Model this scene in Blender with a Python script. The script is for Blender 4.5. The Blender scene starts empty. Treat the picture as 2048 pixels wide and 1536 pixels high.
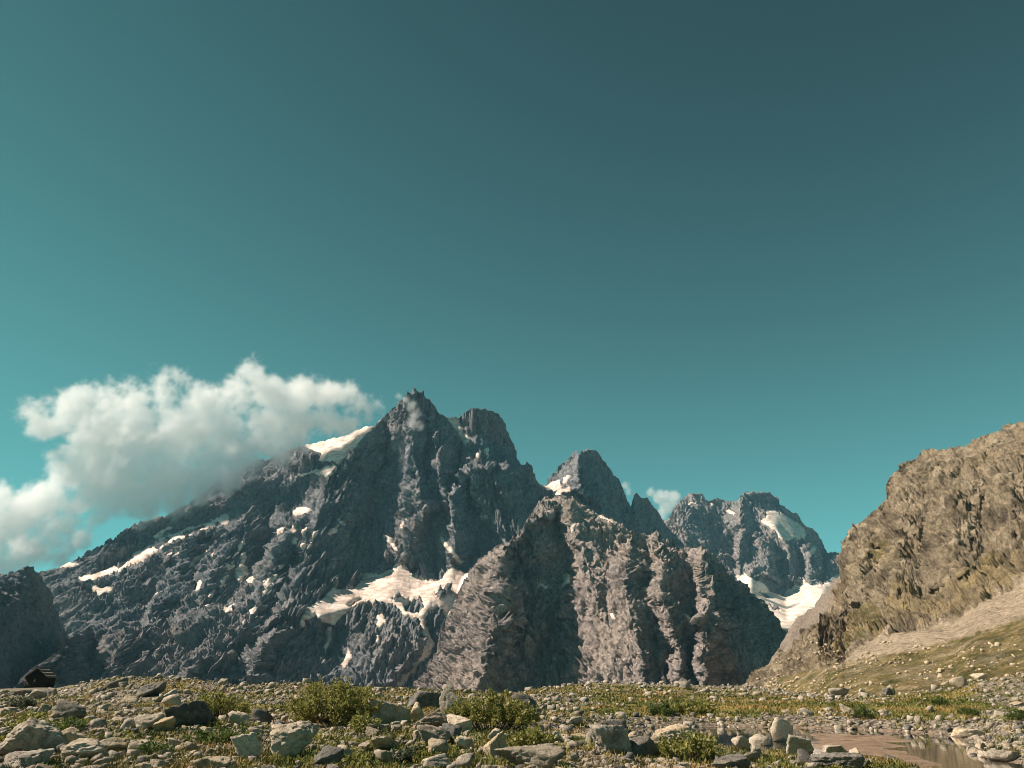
import bpy, math, random
import numpy as np
from mathutils import Vector
from mathutils.geometry import delaunay_2d_cdt

random.seed(7)
RNG = np.random.default_rng(7)
S = bpy.context.scene
C = S.collection
R = math.radians

# ------------------------------------------------------------------ camera
FPX, CX, CY = 1547.0, 1024.0, 768.0          # focal length and centre in photograph pixels (2048 wide)
HORIZON = 1362.0
PITCH = math.atan((HORIZON - CY) / FPX)
CAMZ = 1.7
cd = bpy.data.cameras.new('camera')
cd.sensor_width = 36.0
cd.lens = 36.0 * FPX / 2048.0
cd.clip_start = 0.1
cd.clip_end = 60000.0
cam = bpy.data.objects.new('camera', cd)
C.objects.link(cam)
cam.location = (0, 0, CAMZ)
cam.rotation_euler = (R(90) + PITCH, 0, 0)
S.camera = cam

# ------------------------------------------------------------------ sky, sun, exposure
SUN_AZ, SUN_EL = -87.0, 45.0                  # azimuth from the view direction (+ = right), elevation
w = bpy.data.worlds.new('World')
S.world = w
w.use_nodes = True
nt = w.node_tree
nt.nodes.clear()
sky = nt.nodes.new('ShaderNodeTexSky')
sky.sky_type = 'NISHITA'
sky.sun_disc = False
sky.sun_elevation = R(SUN_EL)
sky.sun_rotation = R(SUN_AZ)
sky.altitude = 2400.0
sky.air_density = 1.0
sky.dust_density = 0.25
sky.ozone_density = 1.0
# the photograph's teal film look of the whole sky: one grade of the sky colour, the same in every direction
sep = nt.nodes.new('ShaderNodeSeparateColor')
nt.links.new(sky.outputs[0], sep.inputs[0])
lum = nt.nodes.new('ShaderNodeMath'); lum.operation = 'ADD'
nt.links.new(sep.outputs[1], lum.inputs[0]); nt.links.new(sep.outputs[0], lum.inputs[1])
SKY_K = 3.0                                   # highlights of the sky roll off as on film: k(1-exp(-L/k))
for op, v in (('MULTIPLY', -1.0 / SKY_K), ('EXPONENT', 0.0), ('SUBTRACT', 1.0), ('MULTIPLY', -SKY_K)):
    cl = nt.nodes.new('ShaderNodeMath'); cl.operation = op; cl.inputs[1].default_value = v
    nt.links.new(lum.outputs[0], cl.inputs[0]); lum = cl
comb = nt.nodes.new('ShaderNodeCombineColor')
tcw = nt.nodes.new('ShaderNodeTexCoord'); sxyz = nt.nodes.new('ShaderNodeSeparateXYZ')
nt.links.new(tcw.outputs['Generated'], sxyz.inputs[0])
zf = sxyz.outputs[2]                          # deeper towards the zenith, all the way round
for op, v in (('MAXIMUM', 0.0), ('MULTIPLY', -0.7), ('ADD', 1.0), ('POWER', 0.63)):
    q = nt.nodes.new('ShaderNodeMath'); q.operation = op; q.inputs[1].default_value = v
    nt.links.new(zf, q.inputs[0]); zf = q.outputs[0]
SKY_GRADE = [(0.165, 1.92), (0.435, 2.28), (0.550, 2.03)]
for i, (g, p) in enumerate(SKY_GRADE):
    a = nt.nodes.new('ShaderNodeMath'); a.operation = 'POWER'; a.inputs[1].default_value = p
    b = nt.nodes.new('ShaderNodeMath'); b.operation = 'MULTIPLY'; b.inputs[1].default_value = g
    c = nt.nodes.new('ShaderNodeMath'); c.operation = 'MULTIPLY'
    nt.links.new(lum.outputs[0], a.inputs[0]); nt.links.new(a.outputs[0], b.inputs[0])
    nt.links.new(b.outputs[0], c.inputs[0]); nt.links.new(zf, c.inputs[1])
    nt.links.new(c.outputs[0], comb.inputs[i])
bg = nt.nodes.new('ShaderNodeBackground')
bg.inputs[1].default_value = 0.068
nt.links.new(comb.outputs[0], bg.inputs[0])
wo = nt.nodes.new('ShaderNodeOutputWorld')
nt.links.new(bg.outputs[0], wo.inputs[0])

sl = bpy.data.lights.new('sun', 'SUN')
sl.energy = 5.0
sl.angle = R(0.5)
sl.color = (1.0, 0.85, 0.71)
sun = bpy.data.objects.new('sun', sl)
C.objects.link(sun)
sv = Vector((math.sin(R(SUN_AZ)) * math.cos(R(SUN_EL)), math.cos(R(SUN_AZ)) * math.cos(R(SUN_EL)), math.sin(R(SUN_EL))))
sun.rotation_euler = (-sv).to_track_quat('-Z', 'Y').to_euler()
sun.location = (-50, 20, 60)

S.view_settings.view_transform = 'Standard'
S.view_settings.look = 'None'
S.view_settings.exposure = 0.85
S.view_settings.gamma = 1.0
S.view_settings.use_curve_mapping = False
S.render.engine = 'CYCLES'
S.cycles.use_denoising = True
S.cycles.max_bounces = 32
S.cycles.diffuse_bounces = 2
S.cycles.glossy_bounces = 2
S.cycles.transmission_bounces = 4
S.cycles.volume_bounces = 32
S.cycles.filter_width = 0.9
S.cycles.denoising_prefilter = 'ACCURATE'
S.cycles.transparent_max_bounces = 8
S.cycles.sample_clamp_indirect = 6.0

# ------------------------------------------------------------------ helpers: geometry of the view
SN, CS = math.sin(PITCH), math.cos(PITCH)

def P(px, py, d):
    """world point seen at photograph pixel (px,py), d metres ahead (world y)"""
    a = (np.asarray(px, float) - CX) / FPX
    b = -(np.asarray(py, float) - CY) / FPX
    dy = CS - SN * b
    dz = SN + CS * b
    k = np.asarray(d, float) / dy
    return a * k, dy * k, CAMZ + dz * k

def G(px, py, z0):
    """point of the level plane z0 seen at a pixel"""
    a = (px - CX) / FPX
    b = -(py - CY) / FPX
    dy = CS - SN * b
    dz = SN + CS * b
    k = (z0 - CAMZ) / dz
    return a * k, dy * k

# ------------------------------------------------------------------ helpers: noise
_perm = np.random.default_rng(3).permutation(256).astype(np.int32)
_perm = np.concatenate([_perm, _perm, _perm])
_g = np.random.default_rng(4).normal(size=(256, 3)).astype(np.float32)
_g /= np.linalg.norm(_g, axis=1)[:, None]

def noise3(x, y, z):
    x = np.asarray(x, np.float32); y = np.asarray(y, np.float32); z = np.asarray(z, np.float32)
    x, y, z = np.broadcast_arrays(x, y, z)
    xi = np.floor(x).astype(np.int32); yi = np.floor(y).astype(np.int32); zi = np.floor(z).astype(np.int32)
    xf, yf, zf = x - xi, y - yi, z - zi
    xi &= 255; yi &= 255; zi &= 255
    u = xf * xf * xf * (xf * (xf * 6 - 15) + 10)
    v = yf * yf * yf * (yf * (yf * 6 - 15) + 10)
    t = zf * zf * zf * (zf * (zf * 6 - 15) + 10)
    out = 0.0
    for dx in (0, 1):
        a = _perm[(xi + dx) & 255]
        wx = u if dx else 1 - u
        for dy in (0, 1):
            b = _perm[(a + yi + dy) & 255]
            wy = v if dy else 1 - v
            for dz in (0, 1):
                h = _perm[(b + zi + dz) & 255]
                g = _g[h]
                wz = t if dz else 1 - t
                out = out + wx * wy * wz * (g[..., 0] * (xf - dx) + g[..., 1] * (yf - dy) + g[..., 2] * (zf - dz))
    return out * 1.5

def fbm(x, y, z, octv=4, gain=0.5, lac=2.03):
    s, a, f = 0.0, 1.0, 1.0
    for i in range(octv):
        s = s + a * noise3(x * f + 17.3 * i, y * f + 5.1 * i, z * f - 9.7 * i)
        a *= gain; f *= lac
    return s

def ridge(x, y, z):
    return 1.0 - 2.0 * np.abs(noise3(x, y, z))

_off = np.random.default_rng(5).uniform(-1, 1, 256).astype(np.float32)
_jit = np.random.default_rng(6).uniform(0.05, 0.95, (256, 3)).astype(np.float32)

def facet(x, y, z):
    """fractured blocks: every cell is a tilted plane with its own offset"""
    x, y, z = [np.asarray(a, np.float32) for a in np.broadcast_arrays(x, y, z)]
    xi = np.floor(x).astype(np.int32); yi = np.floor(y).astype(np.int32); zi = np.floor(z).astype(np.int32)
    xf, yf, zf = x - xi, y - yi, z - zi
    best = np.full(x.shape, 1e9, np.float32); val = np.zeros(x.shape, np.float32)
    for dx in (-1, 0, 1):
        a = _perm[(xi + dx) & 255]
        for dy in (-1, 0, 1):
            b = _perm[(a + yi + dy) & 255]
            for dz in (-1, 0, 1):
                h = _perm[(b + zi + dz) & 255]
                j = _jit[h]
                ux = xf - dx - j[..., 0]; uy = yf - dy - j[..., 1]; uz = zf - dz - j[..., 2]
                d = ux * ux + uy * uy + uz * uz
                m = d < best
                g = _g[(h + 77) & 255]
                best = np.where(m, d, best)
                val = np.where(m, 1.5 * (g[..., 0] * ux + g[..., 1] * uy + g[..., 2] * uz) + 0.22 * _off[h], val)
    return val

def sstep(e0, e1, x):
    t = np.clip((x - e0) / (e1 - e0), 0, 1)
    return t * t * (3 - 2 * t)

def inpoly(px, py, poly):
    ins = np.zeros(np.shape(px), bool)
    n = len(poly)
    for i in range(n):
        x1, y1 = poly[i]; x2, y2 = poly[(i + 1) % n]
        if y1 == y2:
            continue
        c = ((y1 > py) != (y2 > py)) & (px < (x2 - x1) * (py - y1) / (y2 - y1) + x1)
        ins ^= c
    return ins

def polydist(x, y, poly):
    """signed distance to a polygon, negative inside"""
    d = np.full(np.shape(x), 1e9)
    n = len(poly)
    for i in range(n):
        x1, y1 = poly[i]; x2, y2 = poly[(i + 1) % n]
        ex, ey = x2 - x1, y2 - y1
        L = ex * ex + ey * ey + 1e-9
        t = np.clip(((x - x1) * ex + (y - y1) * ey) / L, 0, 1)
        d = np.minimum(d, np.hypot(x - x1 - t * ex, y - y1 - t * ey))
    return np.where(inpoly(x, y, poly), -d, d)

def blur(a, n):
    for _ in range(n):
        p = np.pad(a, 1, mode='edge')
        a = (p[:-2, 1:-1] + p[2:, 1:-1] + p[1:-1, :-2] + p[1:-1, 2:] + 2 * a) / 6.0
    return a

# ------------------------------------------------------------------ helpers: objects
def mesh_obj(name, co, quads=None, tris=None, mat=None, parent=None, smooth=False, attrs=None):
    me = bpy.data.meshes.new(name)
    co = np.ascontiguousarray(co, np.float32)
    parts, tot = [], []
    if quads is not None and len(quads):
        parts.append(np.asarray(quads, np.int32).ravel()); tot.append(np.full(len(quads), 4, np.int32))
    if tris is not None and len(tris):
        parts.append(np.asarray(tris, np.int32).ravel()); tot.append(np.full(len(tris), 3, np.int32))
    loops = np.concatenate(parts); tot = np.concatenate(tot)
    me.vertices.add(len(co)); me.vertices.foreach_set('co', co.ravel())
    me.loops.add(len(loops)); me.loops.foreach_set('vertex_index', loops)
    me.polygons.add(len(tot))
    st = np.zeros(len(tot), np.int32); st[1:] = np.cumsum(tot)[:-1]
    me.polygons.foreach_set('loop_start', st)
    me.polygons.foreach_set('loop_total', tot)
    if smooth:
        me.polygons.foreach_set('use_smooth', np.ones(len(tot), bool))
    if attrs:
        for k, v in attrs.items():
            if v.ndim == 1:
                at = me.attributes.new(k, 'FLOAT', 'POINT'); at.data.foreach_set('value', np.ascontiguousarray(v, np.float32))
            else:
                at = me.attributes.new(k, 'FLOAT_COLOR', 'POINT')
                c4 = np.ones((len(v), 4), np.float32); c4[:, :v.shape[1]] = v
                at.data.foreach_set('color', c4.ravel())
    me.update(calc_edges=True)
    if mat is not None:
        me.materials.append(mat)
    o = bpy.data.objects.new(name, me)
    C.objects.link(o)
    if parent is not None:
        o.parent = parent
    return o

def tag(o, label=None, cat=None, group=None, kind=None):
    if label: o['label'] = label
    if cat: o['category'] = cat
    if group: o['group'] = group
    if kind: o['kind'] = kind
    return o

# ------------------------------------------------------------------ helpers: materials
class NT:
    def __init__(s, name):
        s.m = bpy.data.materials.new(name); s.m.use_nodes = True
        s.t = s.m.node_tree
        s.b = s.t.nodes['Principled BSDF']; s.out = s.t.nodes['Material Output']
        s.tc = s.t.nodes.new('ShaderNodeTexCoord')
    def n(s, typ, **kw):
        nd = s.t.nodes.new(typ)
        for k, v in kw.items():
            setattr(nd, k, v)
        return nd
    def l(s, a, b):
        s.t.links.new(a, b)
    def mapped(s, scale, rot=(0, 0, 0)):
        mp = s.n('ShaderNodeMapping'); mp.inputs['Scale'].default_value = scale; mp.inputs['Rotation'].default_value = rot
        s.l(s.tc.outputs['Object'], mp.inputs[0]); return mp.outputs[0]
    def noise(s, scale, detail=6, rough=0.6, vec=None, dist=0.0):
        nd = s.n('ShaderNodeTexNoise'); nd.inputs['Scale'].default_value = scale
        nd.inputs['Detail'].default_value = detail; nd.inputs['Roughness'].default_value = rough
        nd.inputs['Distortion'].default_value = dist
        s.l(vec if vec is not None else s.tc.outputs['Object'], nd.inputs['Vector'])
        return nd.outputs['Fac']
    def ramp(s, fac, stops):
        nd = s.n('ShaderNodeValToRGB')
        el = nd.color_ramp.elements
        while len(el) < len(stops):
            el.new(0.5)
        for e, (p, c) in zip(el, stops):
            e.position = p; e.color = (*c, 1) if len(c) == 3 else c
        s.l(fac, nd.inputs[0]); return nd.outputs[0]
    def val(s, fac, a, b, lo=0.0, hi=1.0):
        nd = s.n('ShaderNodeMapRange'); nd.inputs[1].default_value = a; nd.inputs[2].default_value = b
        nd.inputs[3].default_value = lo; nd.inputs[4].default_value = hi
        s.l(fac, nd.inputs[0]); return nd.outputs[0]
    def mix(s, fac, a, b, mode='MIX'):
        nd = s.n('ShaderNodeMix', data_type='RGBA', blend_type=mode)
        for i, x in ((0, fac), (6, a), (7, b)):
            if isinstance(x, (int, float)): nd.inputs[i].default_value = x
            elif isinstance(x, tuple): nd.inputs[i].default_value = (*x, 1)
            else: s.l(x, nd.inputs[i])
        return nd.outputs[2]
    def math(s, op, a, b):
        nd = s.n('ShaderNodeMath', operation=op)
        for i, x in ((0, a), (1, b)):
            if isinstance(x, (int, float)): nd.inputs[i].default_value = x
            else: s.l(x, nd.inputs[i])
        return nd.outputs[0]
    def attr(s, name, out='Fac'):
        nd = s.n('ShaderNodeAttribute'); nd.attribute_name = name; return nd.outputs[out]
    def bump(s, h, strength, dist, prev=None):
        nd = s.n('ShaderNodeBump'); nd.inputs['Strength'].default_value = strength; nd.inputs['Distance'].default_value = dist
        s.l(h, nd.inputs['Height'])
        if prev is not None: s.l(prev, nd.inputs['Normal'])
        return nd.outputs[0]
    def done(s, color=None, rough=0.9, normal=None, spec=0.25):
        if color is not None:
            if isinstance(color, tuple): s.b.inputs['Base Color'].default_value = (*color, 1)
            else: s.l(color, s.b.inputs['Base Color'])
        if isinstance(rough, (int, float)): s.b.inputs['Roughness'].default_value = rough
        else: s.l(rough, s.b.inputs['Roughness'])
        s.b.inputs['Specular IOR Level'].default_value = spec
        if normal is not None: s.l(normal, s.b.inputs['Normal'])
        return s.m

def mat_mountain(name, dark, mid, warm, scale=1.0, ochre=None):
    """layered alpine rock; scale shrinks the pattern for nearer walls"""
    t = NT(name)
    big = t.noise(0.0022 * scale, 4, 0.55)
    strat = t.mapped((0.012 * scale, 0.012 * scale, 0.0035 * scale), (0.0, 0.35, 0.2))
    n1 = t.noise(1.0, 8, 0.72, strat, 0.8)
    fine = t.noise(0.06 * scale, 8, 0.78)
    crack = t.noise(1.0, 6, 0.7, t.mapped((0.045 * scale, 0.03 * scale, 0.012 * scale), (0.15, 0.5, 0.4)), 1.2)
    base = t.ramp(n1, [(0.32, dark), (0.52, mid), (0.70, tuple(1.3 * c for c in mid))])
    base = t.mix(t.val(big, 0.42, 0.62), base, warm)
    base = t.mix(0.9, base, t.ramp(fine, [(0.34, (0.30, 0.31, 0.33)), (0.48, (0.95, 0.95, 0.95)), (0.66, (1.6, 1.56, 1.5))]), 'MULTIPLY')
    base = t.mix(0.8, base, t.ramp(crack, [(0.36, (0.35, 0.36, 0.38)), (0.44, (1, 1, 1)), (0.62, (1.0, 1.0, 1.0)), (0.72, (1.35, 1.32, 1.3))]), 'MULTIPLY')
    b1 = t.bump(t.noise(0.04 * scale, 9, 0.76), 1.0, 18.0 / scale)
    b2 = t.bump(t.noise(0.25 * scale, 5, 0.75), 1.0, 4.5 / scale, b1)
    return t.done(base, 0.92, b2, 0.15)

def mat_snow(name, clean, dirty, ds=0.012):
    t = NT(name)
    v = t.mapped((ds, ds, ds * 2.5), (0, 0, 0.4))
    n = t.noise(1.0, 7, 0.6, v, 1.0)
    col = t.ramp(n, [(0.36, tuple(0.75 * q for q in dirty)), (0.46, dirty), (0.58, clean), (0.8, clean)])
    b = t.bump(t.noise(0.03, 6, 0.6), 0.25, 5.0)
    return t.done(col, 0.75, b, 0.2)

M = {}
M['massif'] = mat_mountain('grey_schist_rock', (0.118, 0.132, 0.150), (0.235, 0.247, 0.268), (0.285, 0.27, 0.275))
M['peak'] = mat_mountain('grey_peak_rock', (0.13, 0.142, 0.158), (0.255, 0.262, 0.278), (0.29, 0.28, 0.285))
M['far'] = mat_mountain('pale_far_rock', (0.16, 0.162, 0.17), (0.29, 0.28, 0.278), (0.35, 0.305, 0.285), 0.7)
M['spur'] = mat_mountain('brown_gneiss_rock', (0.125, 0.115, 0.105), (0.36, 0.312, 0.298), (0.41, 0.345, 0.305), 1.4)
M['snow'] = mat_snow('old_summer_snow', (0.76, 0.64, 0.565), (0.54, 0.43, 0.365))
M['ice'] = mat_snow('clean_high_snow', (0.76, 0.68, 0.62), (0.62, 0.50, 0.41))

# ------------------------------------------------------------------ mountains
RS = 2.0                                       # raster step of the coarse relief, photograph pixels

def tin(points, lines, x0, x1, y0, y1):
    """relief between traced ridges and gullies: constrained triangulation sampled on a raster"""
    vs, es = [], []
    def add(p):
        vs.append(p); return len(vs) - 1
    for p in points:
        add(p)
    for ln in lines:
        prev = None
        for p in ln:
            k = add(p)
            if prev is not None:
                es.append((prev, k))
            prev = k
    co = [Vector((v[0], v[1])) for v in vs]
    vo, eo, fo, ov, oe, of = delaunay_2d_cdt(co, es, [], 0, 0.5)
    val = []
    for i, v in enumerate(vo):
        if ov[i]:
            val.append(vs[ov[i][0]][2])
        else:
            val.append(None)
    known = [i for i, q in enumerate(val) if q is not None]
    for i, q in enumerate(val):
        if q is None:
            ds = sorted((math.hypot(vo[i][0] - vo[k][0], vo[i][1] - vo[k][1]), k) for k in known)[:2]
            val[i] = (val[ds[0][1]] * ds[1][0] + val[ds[1][1]] * ds[0][0]) / (ds[0][0] + ds[1][0] + 1e-6)
    W = int((x1 - x0) / RS) + 2; H = int((y1 - y0) / RS) + 2
    out = np.full((H, W), np.nan)
    gx = x0 + np.arange(W) * RS; gy = y0 + np.arange(H) * RS
    for f in fo:
        for j in range(1, len(f) - 1):
            a, b, c = f[0], f[j], f[j + 1]
            (ax, ay), (bx, by), (cx, cy) = vo[a], vo[b], vo[c]
            i0 = max(0, int((min(ax, bx, cx) - x0) / RS)); i1 = min(W, int((max(ax, bx, cx) - x0) / RS) + 2)
            j0 = max(0, int((min(ay, by, cy) - y0) / RS)); j1 = min(H, int((max(ay, by, cy) - y0) / RS) + 2)
            if i1 <= i0 or j1 <= j0:
                continue
            X, Y = np.meshgrid(gx[i0:i1], gy[j0:j1])
            det = (by - cy) * (ax - cx) + (cx - bx) * (ay - cy)
            if abs(det) < 1e-9:
                continue
            l1 = ((by - cy) * (X - cx) + (cx - bx) * (Y - cy)) / det
            l2 = ((cy - ay) * (X - cx) + (ax - cx) * (Y - cy)) / det
            l3 = 1 - l1 - l2
            m = (l1 > -0.01) & (l2 > -0.01) & (l3 > -0.01)
            v = l1 * val[a] + l2 * val[b] + l3 * val[c]
            sub = out[j0:j1, i0:i1]
            sub[m] = v[m]
    # fill what the triangles left over from the nearest row
    for _ in range(400):
        bad = np.isnan(out)
        if not bad.any():
            break
        p = np.pad(out, 1, mode='edge')
        for q in (p[:-2, 1:-1], p[2:, 1:-1], p[1:-1, :-2], p[1:-1, 2:]):
            m = np.isnan(out) & ~np.isnan(q)
            out[m] = q[m]
    return out

def rsample(a, x, y, x0, y0):
    fx = np.clip((x - x0) / RS, 0, a.shape[1] - 1.001); fy = np.clip((y - y0) / RS, 0, a.shape[0] - 1.001)
    ix = fx.astype(int); iy = fy.astype(int); fx -= ix; fy -= iy
    return (a[iy, ix] * (1 - fx) + a[iy, ix + 1] * fx) * (1 - fy) + (a[iy + 1, ix] * (1 - fx) + a[iy + 1, ix + 1] * fx) * fy

def mountain(name, mat, crest, foot, base, feats, step, rows, octaves, snow=(), holes=(), snow_mat=None,
             jag=2.0, warp=6.0, lean=0.0, zs=0.45, ys=1.0, seed=0.0, back=700.0, smooth_px=1, zones=None, snow_name='snowfield'):
    cx = [c[0] for c in crest]; cy = [c[1] for c in crest]
    lean0 = lean
    x0, x1 = cx[0], cx[-1]
    px = np.arange(x0, x1 + step * 0.5, step)
    yc = np.interp(px, cx, cy)
    yc = yc + jag * (fbm(px * 0.09 + seed, seed + 3.3, 1.7, 4, 0.6) * 1.0 - 0.8 * np.maximum(0, ridge(px * 0.06, seed, 8.1)))
    ymin, ymax = min(cy) - 20, foot + 20
    ta = blur(tin(base, [], x0 - 20, x1 + 20, ymin, ymax), 12)
    tb = tin([(x0 - 30, ymin - 10, 0), (x1 + 30, ymin - 10, 0), (x0 - 30, ymax + 10, 0), (x1 + 30, ymax + 10, 0)], feats, x0 - 20, x1 + 20, ymin, ymax)
    tb = blur(tb, smooth_px)
    v = np.linspace(0, 1, rows)[:, None]
    PX = np.broadcast_to(px[None, :], (rows, len(px))).copy()
    PY = yc[None, :] + (foot - yc[None, :]) * v
    wxn = warp * fbm(PX * 0.022 + seed, PY * 0.022, 2.0 + seed, 3)
    wyn = warp * fbm(PX * 0.022 - seed, PY * 0.022, 7.0 + seed, 3)
    D = rsample(ta, PX, PY, x0 - 20, ymin) + rsample(tb, PX + wxn, PY + wyn, x0 - 20, ymin)
    # snow masks
    masks = []
    sm_all = np.zeros(PX.shape)
    ex = 2.6 * fbm(PX * 0.10 + seed, PY * 0.10, 3.0, 3, 0.6)
    ey = 2.6 * fbm(PX * 0.10 + 40, PY * 0.10, 5.0 + seed, 3, 0.6)
    hol = np.zeros(PX.shape, bool)
    for h in holes:
        hol |= inpoly(PX + ex, PY + ey, h)
    for poly in snow:
        m = inpoly(PX + ex, PY + ey, poly) & ~hol
        masks.append(m)
        sm_all = np.maximum(sm_all, m)
    soft = blur(sm_all, 6) if len(masks) else sm_all
    X, Y, Z = P(PX, PY, D)
    # crags: displace along the surface normal by ridged noise that runs down the slope
    def normals(X, Y, Z):
        du = np.stack([np.gradient(X, axis=1), np.gradient(Y, axis=1), np.gradient(Z, axis=1)], -1)
        dv = np.stack([np.gradient(X, axis=0), np.gradient(Y, axis=0), np.gradient(Z, axis=0)], -1)
        n = np.cross(du, dv)
        n /= np.linalg.norm(n, axis=-1, keepdims=True) + 1e-9
        n *= np.sign(-(n[..., 0] * X + n[..., 1] * Y + n[..., 2] * (Z - CAMZ)))[..., None]
        return n
    N = normals(X, Y, Z)
    for k in range(3):
        N[..., k] = blur(N[..., k], 6)
    N /= np.linalg.norm(N, axis=-1, keepdims=True)
    disp = 0.0
    lean = np.interp(PX, [l[0] for l in lean0], [l[1] for l in lean0]) if isinstance(lean0, list) else lean0
    mod = 0.65 + 0.7 * sstep(-0.4, 0.5, noise3(X * 0.0035 + seed, Y * 0.0035, Z * 0.0035))
    for i, (wl, amp) in enumerate(octaves):
        f = 1.0 / wl
        lx = X + lean * Z
        wx = lx * f + 0.45 * noise3(lx * f * 0.6, Y * f * 0.6, Z * f * 0.6 + seed) + seed * 7 + i * 3.1
        r = ridge(wx, Y * f * 0.8 * ys + i, Z * f * zs + i * 5.7)
        q = facet(lx * f * 1.3 + 31 + i + 0.35 * noise3(lx * f, Y * f, Z * f + 3), Y * f * 1.1 * ys, Z * f * zs * 0.95 - seed)
        fw = min(1.0, 0.35 + 0.22 * i)
        disp = disp + amp * ((1.05 - 0.55 * fw) * r + fw * q) * (mod if i > 0 else 1.0)
    disp = disp - np.mean(disp)
    disp = disp * (1 - 0.965 * np.clip(soft * 1.15, 0, 1))
    if zones is not None:
        zq = zones(PX, PY)
        disp = disp * (1 - 0.85 * np.clip(zq[..., 0] * np.maximum(sstep(1290, 1330, PY), sstep(1800, 1860, PX)) + zq[..., 1], 0, 1))
    fade = np.clip(v * 14.0, 0.6, 1.0)
    disp = disp * fade
    X = X + N[..., 0] * disp; Y = Y + N[..., 1] * disp; Z = Z + N[..., 2] * disp
    # the far side of the mountain
    nb = 14
    kk = (np.arange(1, nb + 1) / nb)[:, None] ** 1.4
    rad = np.hypot(X[0], Y[0])
    bx = X[0][None] + (X[0] / rad)[None] * kk * back; by = Y[0][None] + (Y[0] / rad)[None] * kk * back
    bz = Z[0][None] - kk * (Z[0][None] + 350) + 18 * noise3(bx * 0.01, by * 0.01, kk * 3.0 + seed) * (kk > 0)
    X = np.concatenate([bx[::-1], X]); Y = np.concatenate([by[::-1], Y]); Z = np.concatenate([bz[::-1], Z])
    nr, nc = X.shape
    co = np.stack([X, Y, Z], -1).reshape(-1, 3)
    idx = np.arange(nr * nc).reshape(nr, nc)
    q = np.stack([idx[:-1, :-1], idx[1:, :-1], idx[1:, 1:], idx[:-1, 1:]], -1).reshape(-1, 4)
    attrs = None
    if zones is not None:
        zc = zones(PX + ex * 2, PY + ey * 2)
        zc = np.concatenate([np.repeat(zc[:1], nb, 0), zc])
        attrs = {'zone': zc.reshape(-1, 3)}
    ob = mesh_obj(name, co, quads=q, mat=mat, attrs=attrs)
    tag(ob, kind='structure')
    # snow lies on the rock, thicker in the middle and feathering out under the crags at its edge
    F = np.stack([X[nb:], Y[nb:], Z[nb:]], -1)
    NF = normals(F[..., 0], F[..., 1], F[..., 2])
    for m in masks:
        ms = blur(m.astype(float), 3)
        keep = ms > 0.25
        cells = keep[:-1, :-1] & keep[1:, :-1] & keep[1:, 1:] & keep[:-1, 1:]
        if cells.sum() < 3:
            continue
        sc = np.median(D[m]) / 4000.0
        lift = (-2.0 + 10.0 * np.clip(ms, 0, 1)) * sc
        V = F + NF * lift[..., None]
        id2 = np.arange(m.size).reshape(m.shape)
        qq = np.stack([id2[:-1, :-1], id2[1:, :-1], id2[1:, 1:], id2[:-1, 1:]], -1)[cells]
        used, inv = np.unique(qq.ravel(), return_inverse=True)
        mesh_obj(snow_name, V.reshape(-1, 3)[used], quads=inv.reshape(-1, 4), mat=snow_mat, parent=ob, smooth=True)
    return ob

# --- the main massif
CREST_MAIN = [(-120, 1200), (-40, 1165), (30, 1150), (74, 1144), (121, 1134), (141, 1125), (193, 1095), (207, 1091), (234, 1071), (266, 1048),
    (300, 1040), (345, 1026), (390, 1000), (440, 965), (480, 946), (520, 925), (570, 906), (625, 889), (690, 876), (720, 862), (752, 852), (762, 837),
    (784, 821), (800, 804), (812, 794), (829, 782), (839, 784), (851, 792), (863, 804), (873, 821), (881, 831), (893, 837),
    (917, 837), (927, 827), (938, 820), (954, 816), (970, 818), (990, 827), (1002, 837), (1012, 851), (1020, 873), (1028, 897),
    (1043, 930), (1051, 933), (1055, 925), (1061, 930), (1067, 946), (1079, 958), (1093, 971), (1110, 985), (1140, 1010), (1190, 1060), (1260, 1130)]
BASE_MAIN = [(-200, 1090, 4300), (-200, 1420, 2900), (-200, 700, 5200), (1400, 700, 5200),
    (70, 1144, 4100), (266, 1048, 4450), (440, 965, 4600), (600, 895, 4650), (752, 852, 4450), (829, 782, 4350), (905, 838, 4420),
    (960, 816, 4350), (1030, 900, 4600), (1093, 971, 4750), (1400, 1000, 4900), (1400, 1420, 2700),
    (100, 1420, 2650), (400, 1420, 2700), (700, 1420, 2950), (950, 1420, 3000), (1150, 1420, 2900),
    (130, 1230, 3500), (300, 1200, 3650), (460, 1160, 3700), (600, 1120, 3800), (640, 1235, 3380), (560, 1260, 3200), (400, 1270, 3150), (250, 1290, 3050),
    (725, 1150, 3900), (800, 1128, 3940), (860, 1166, 3880), (910, 1137, 3950), (1000, 1120, 3950),
    (650, 1250, 3440), (709, 1214, 3520), (776, 1200, 3560), (860, 1200, 3600), (915, 1185, 3640),
    (800, 1000, 4120), (700, 1000, 4180), (900, 1000, 4120), (970, 1000, 4180), (500, 1030, 4150), (350, 1090, 4050)]
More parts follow.
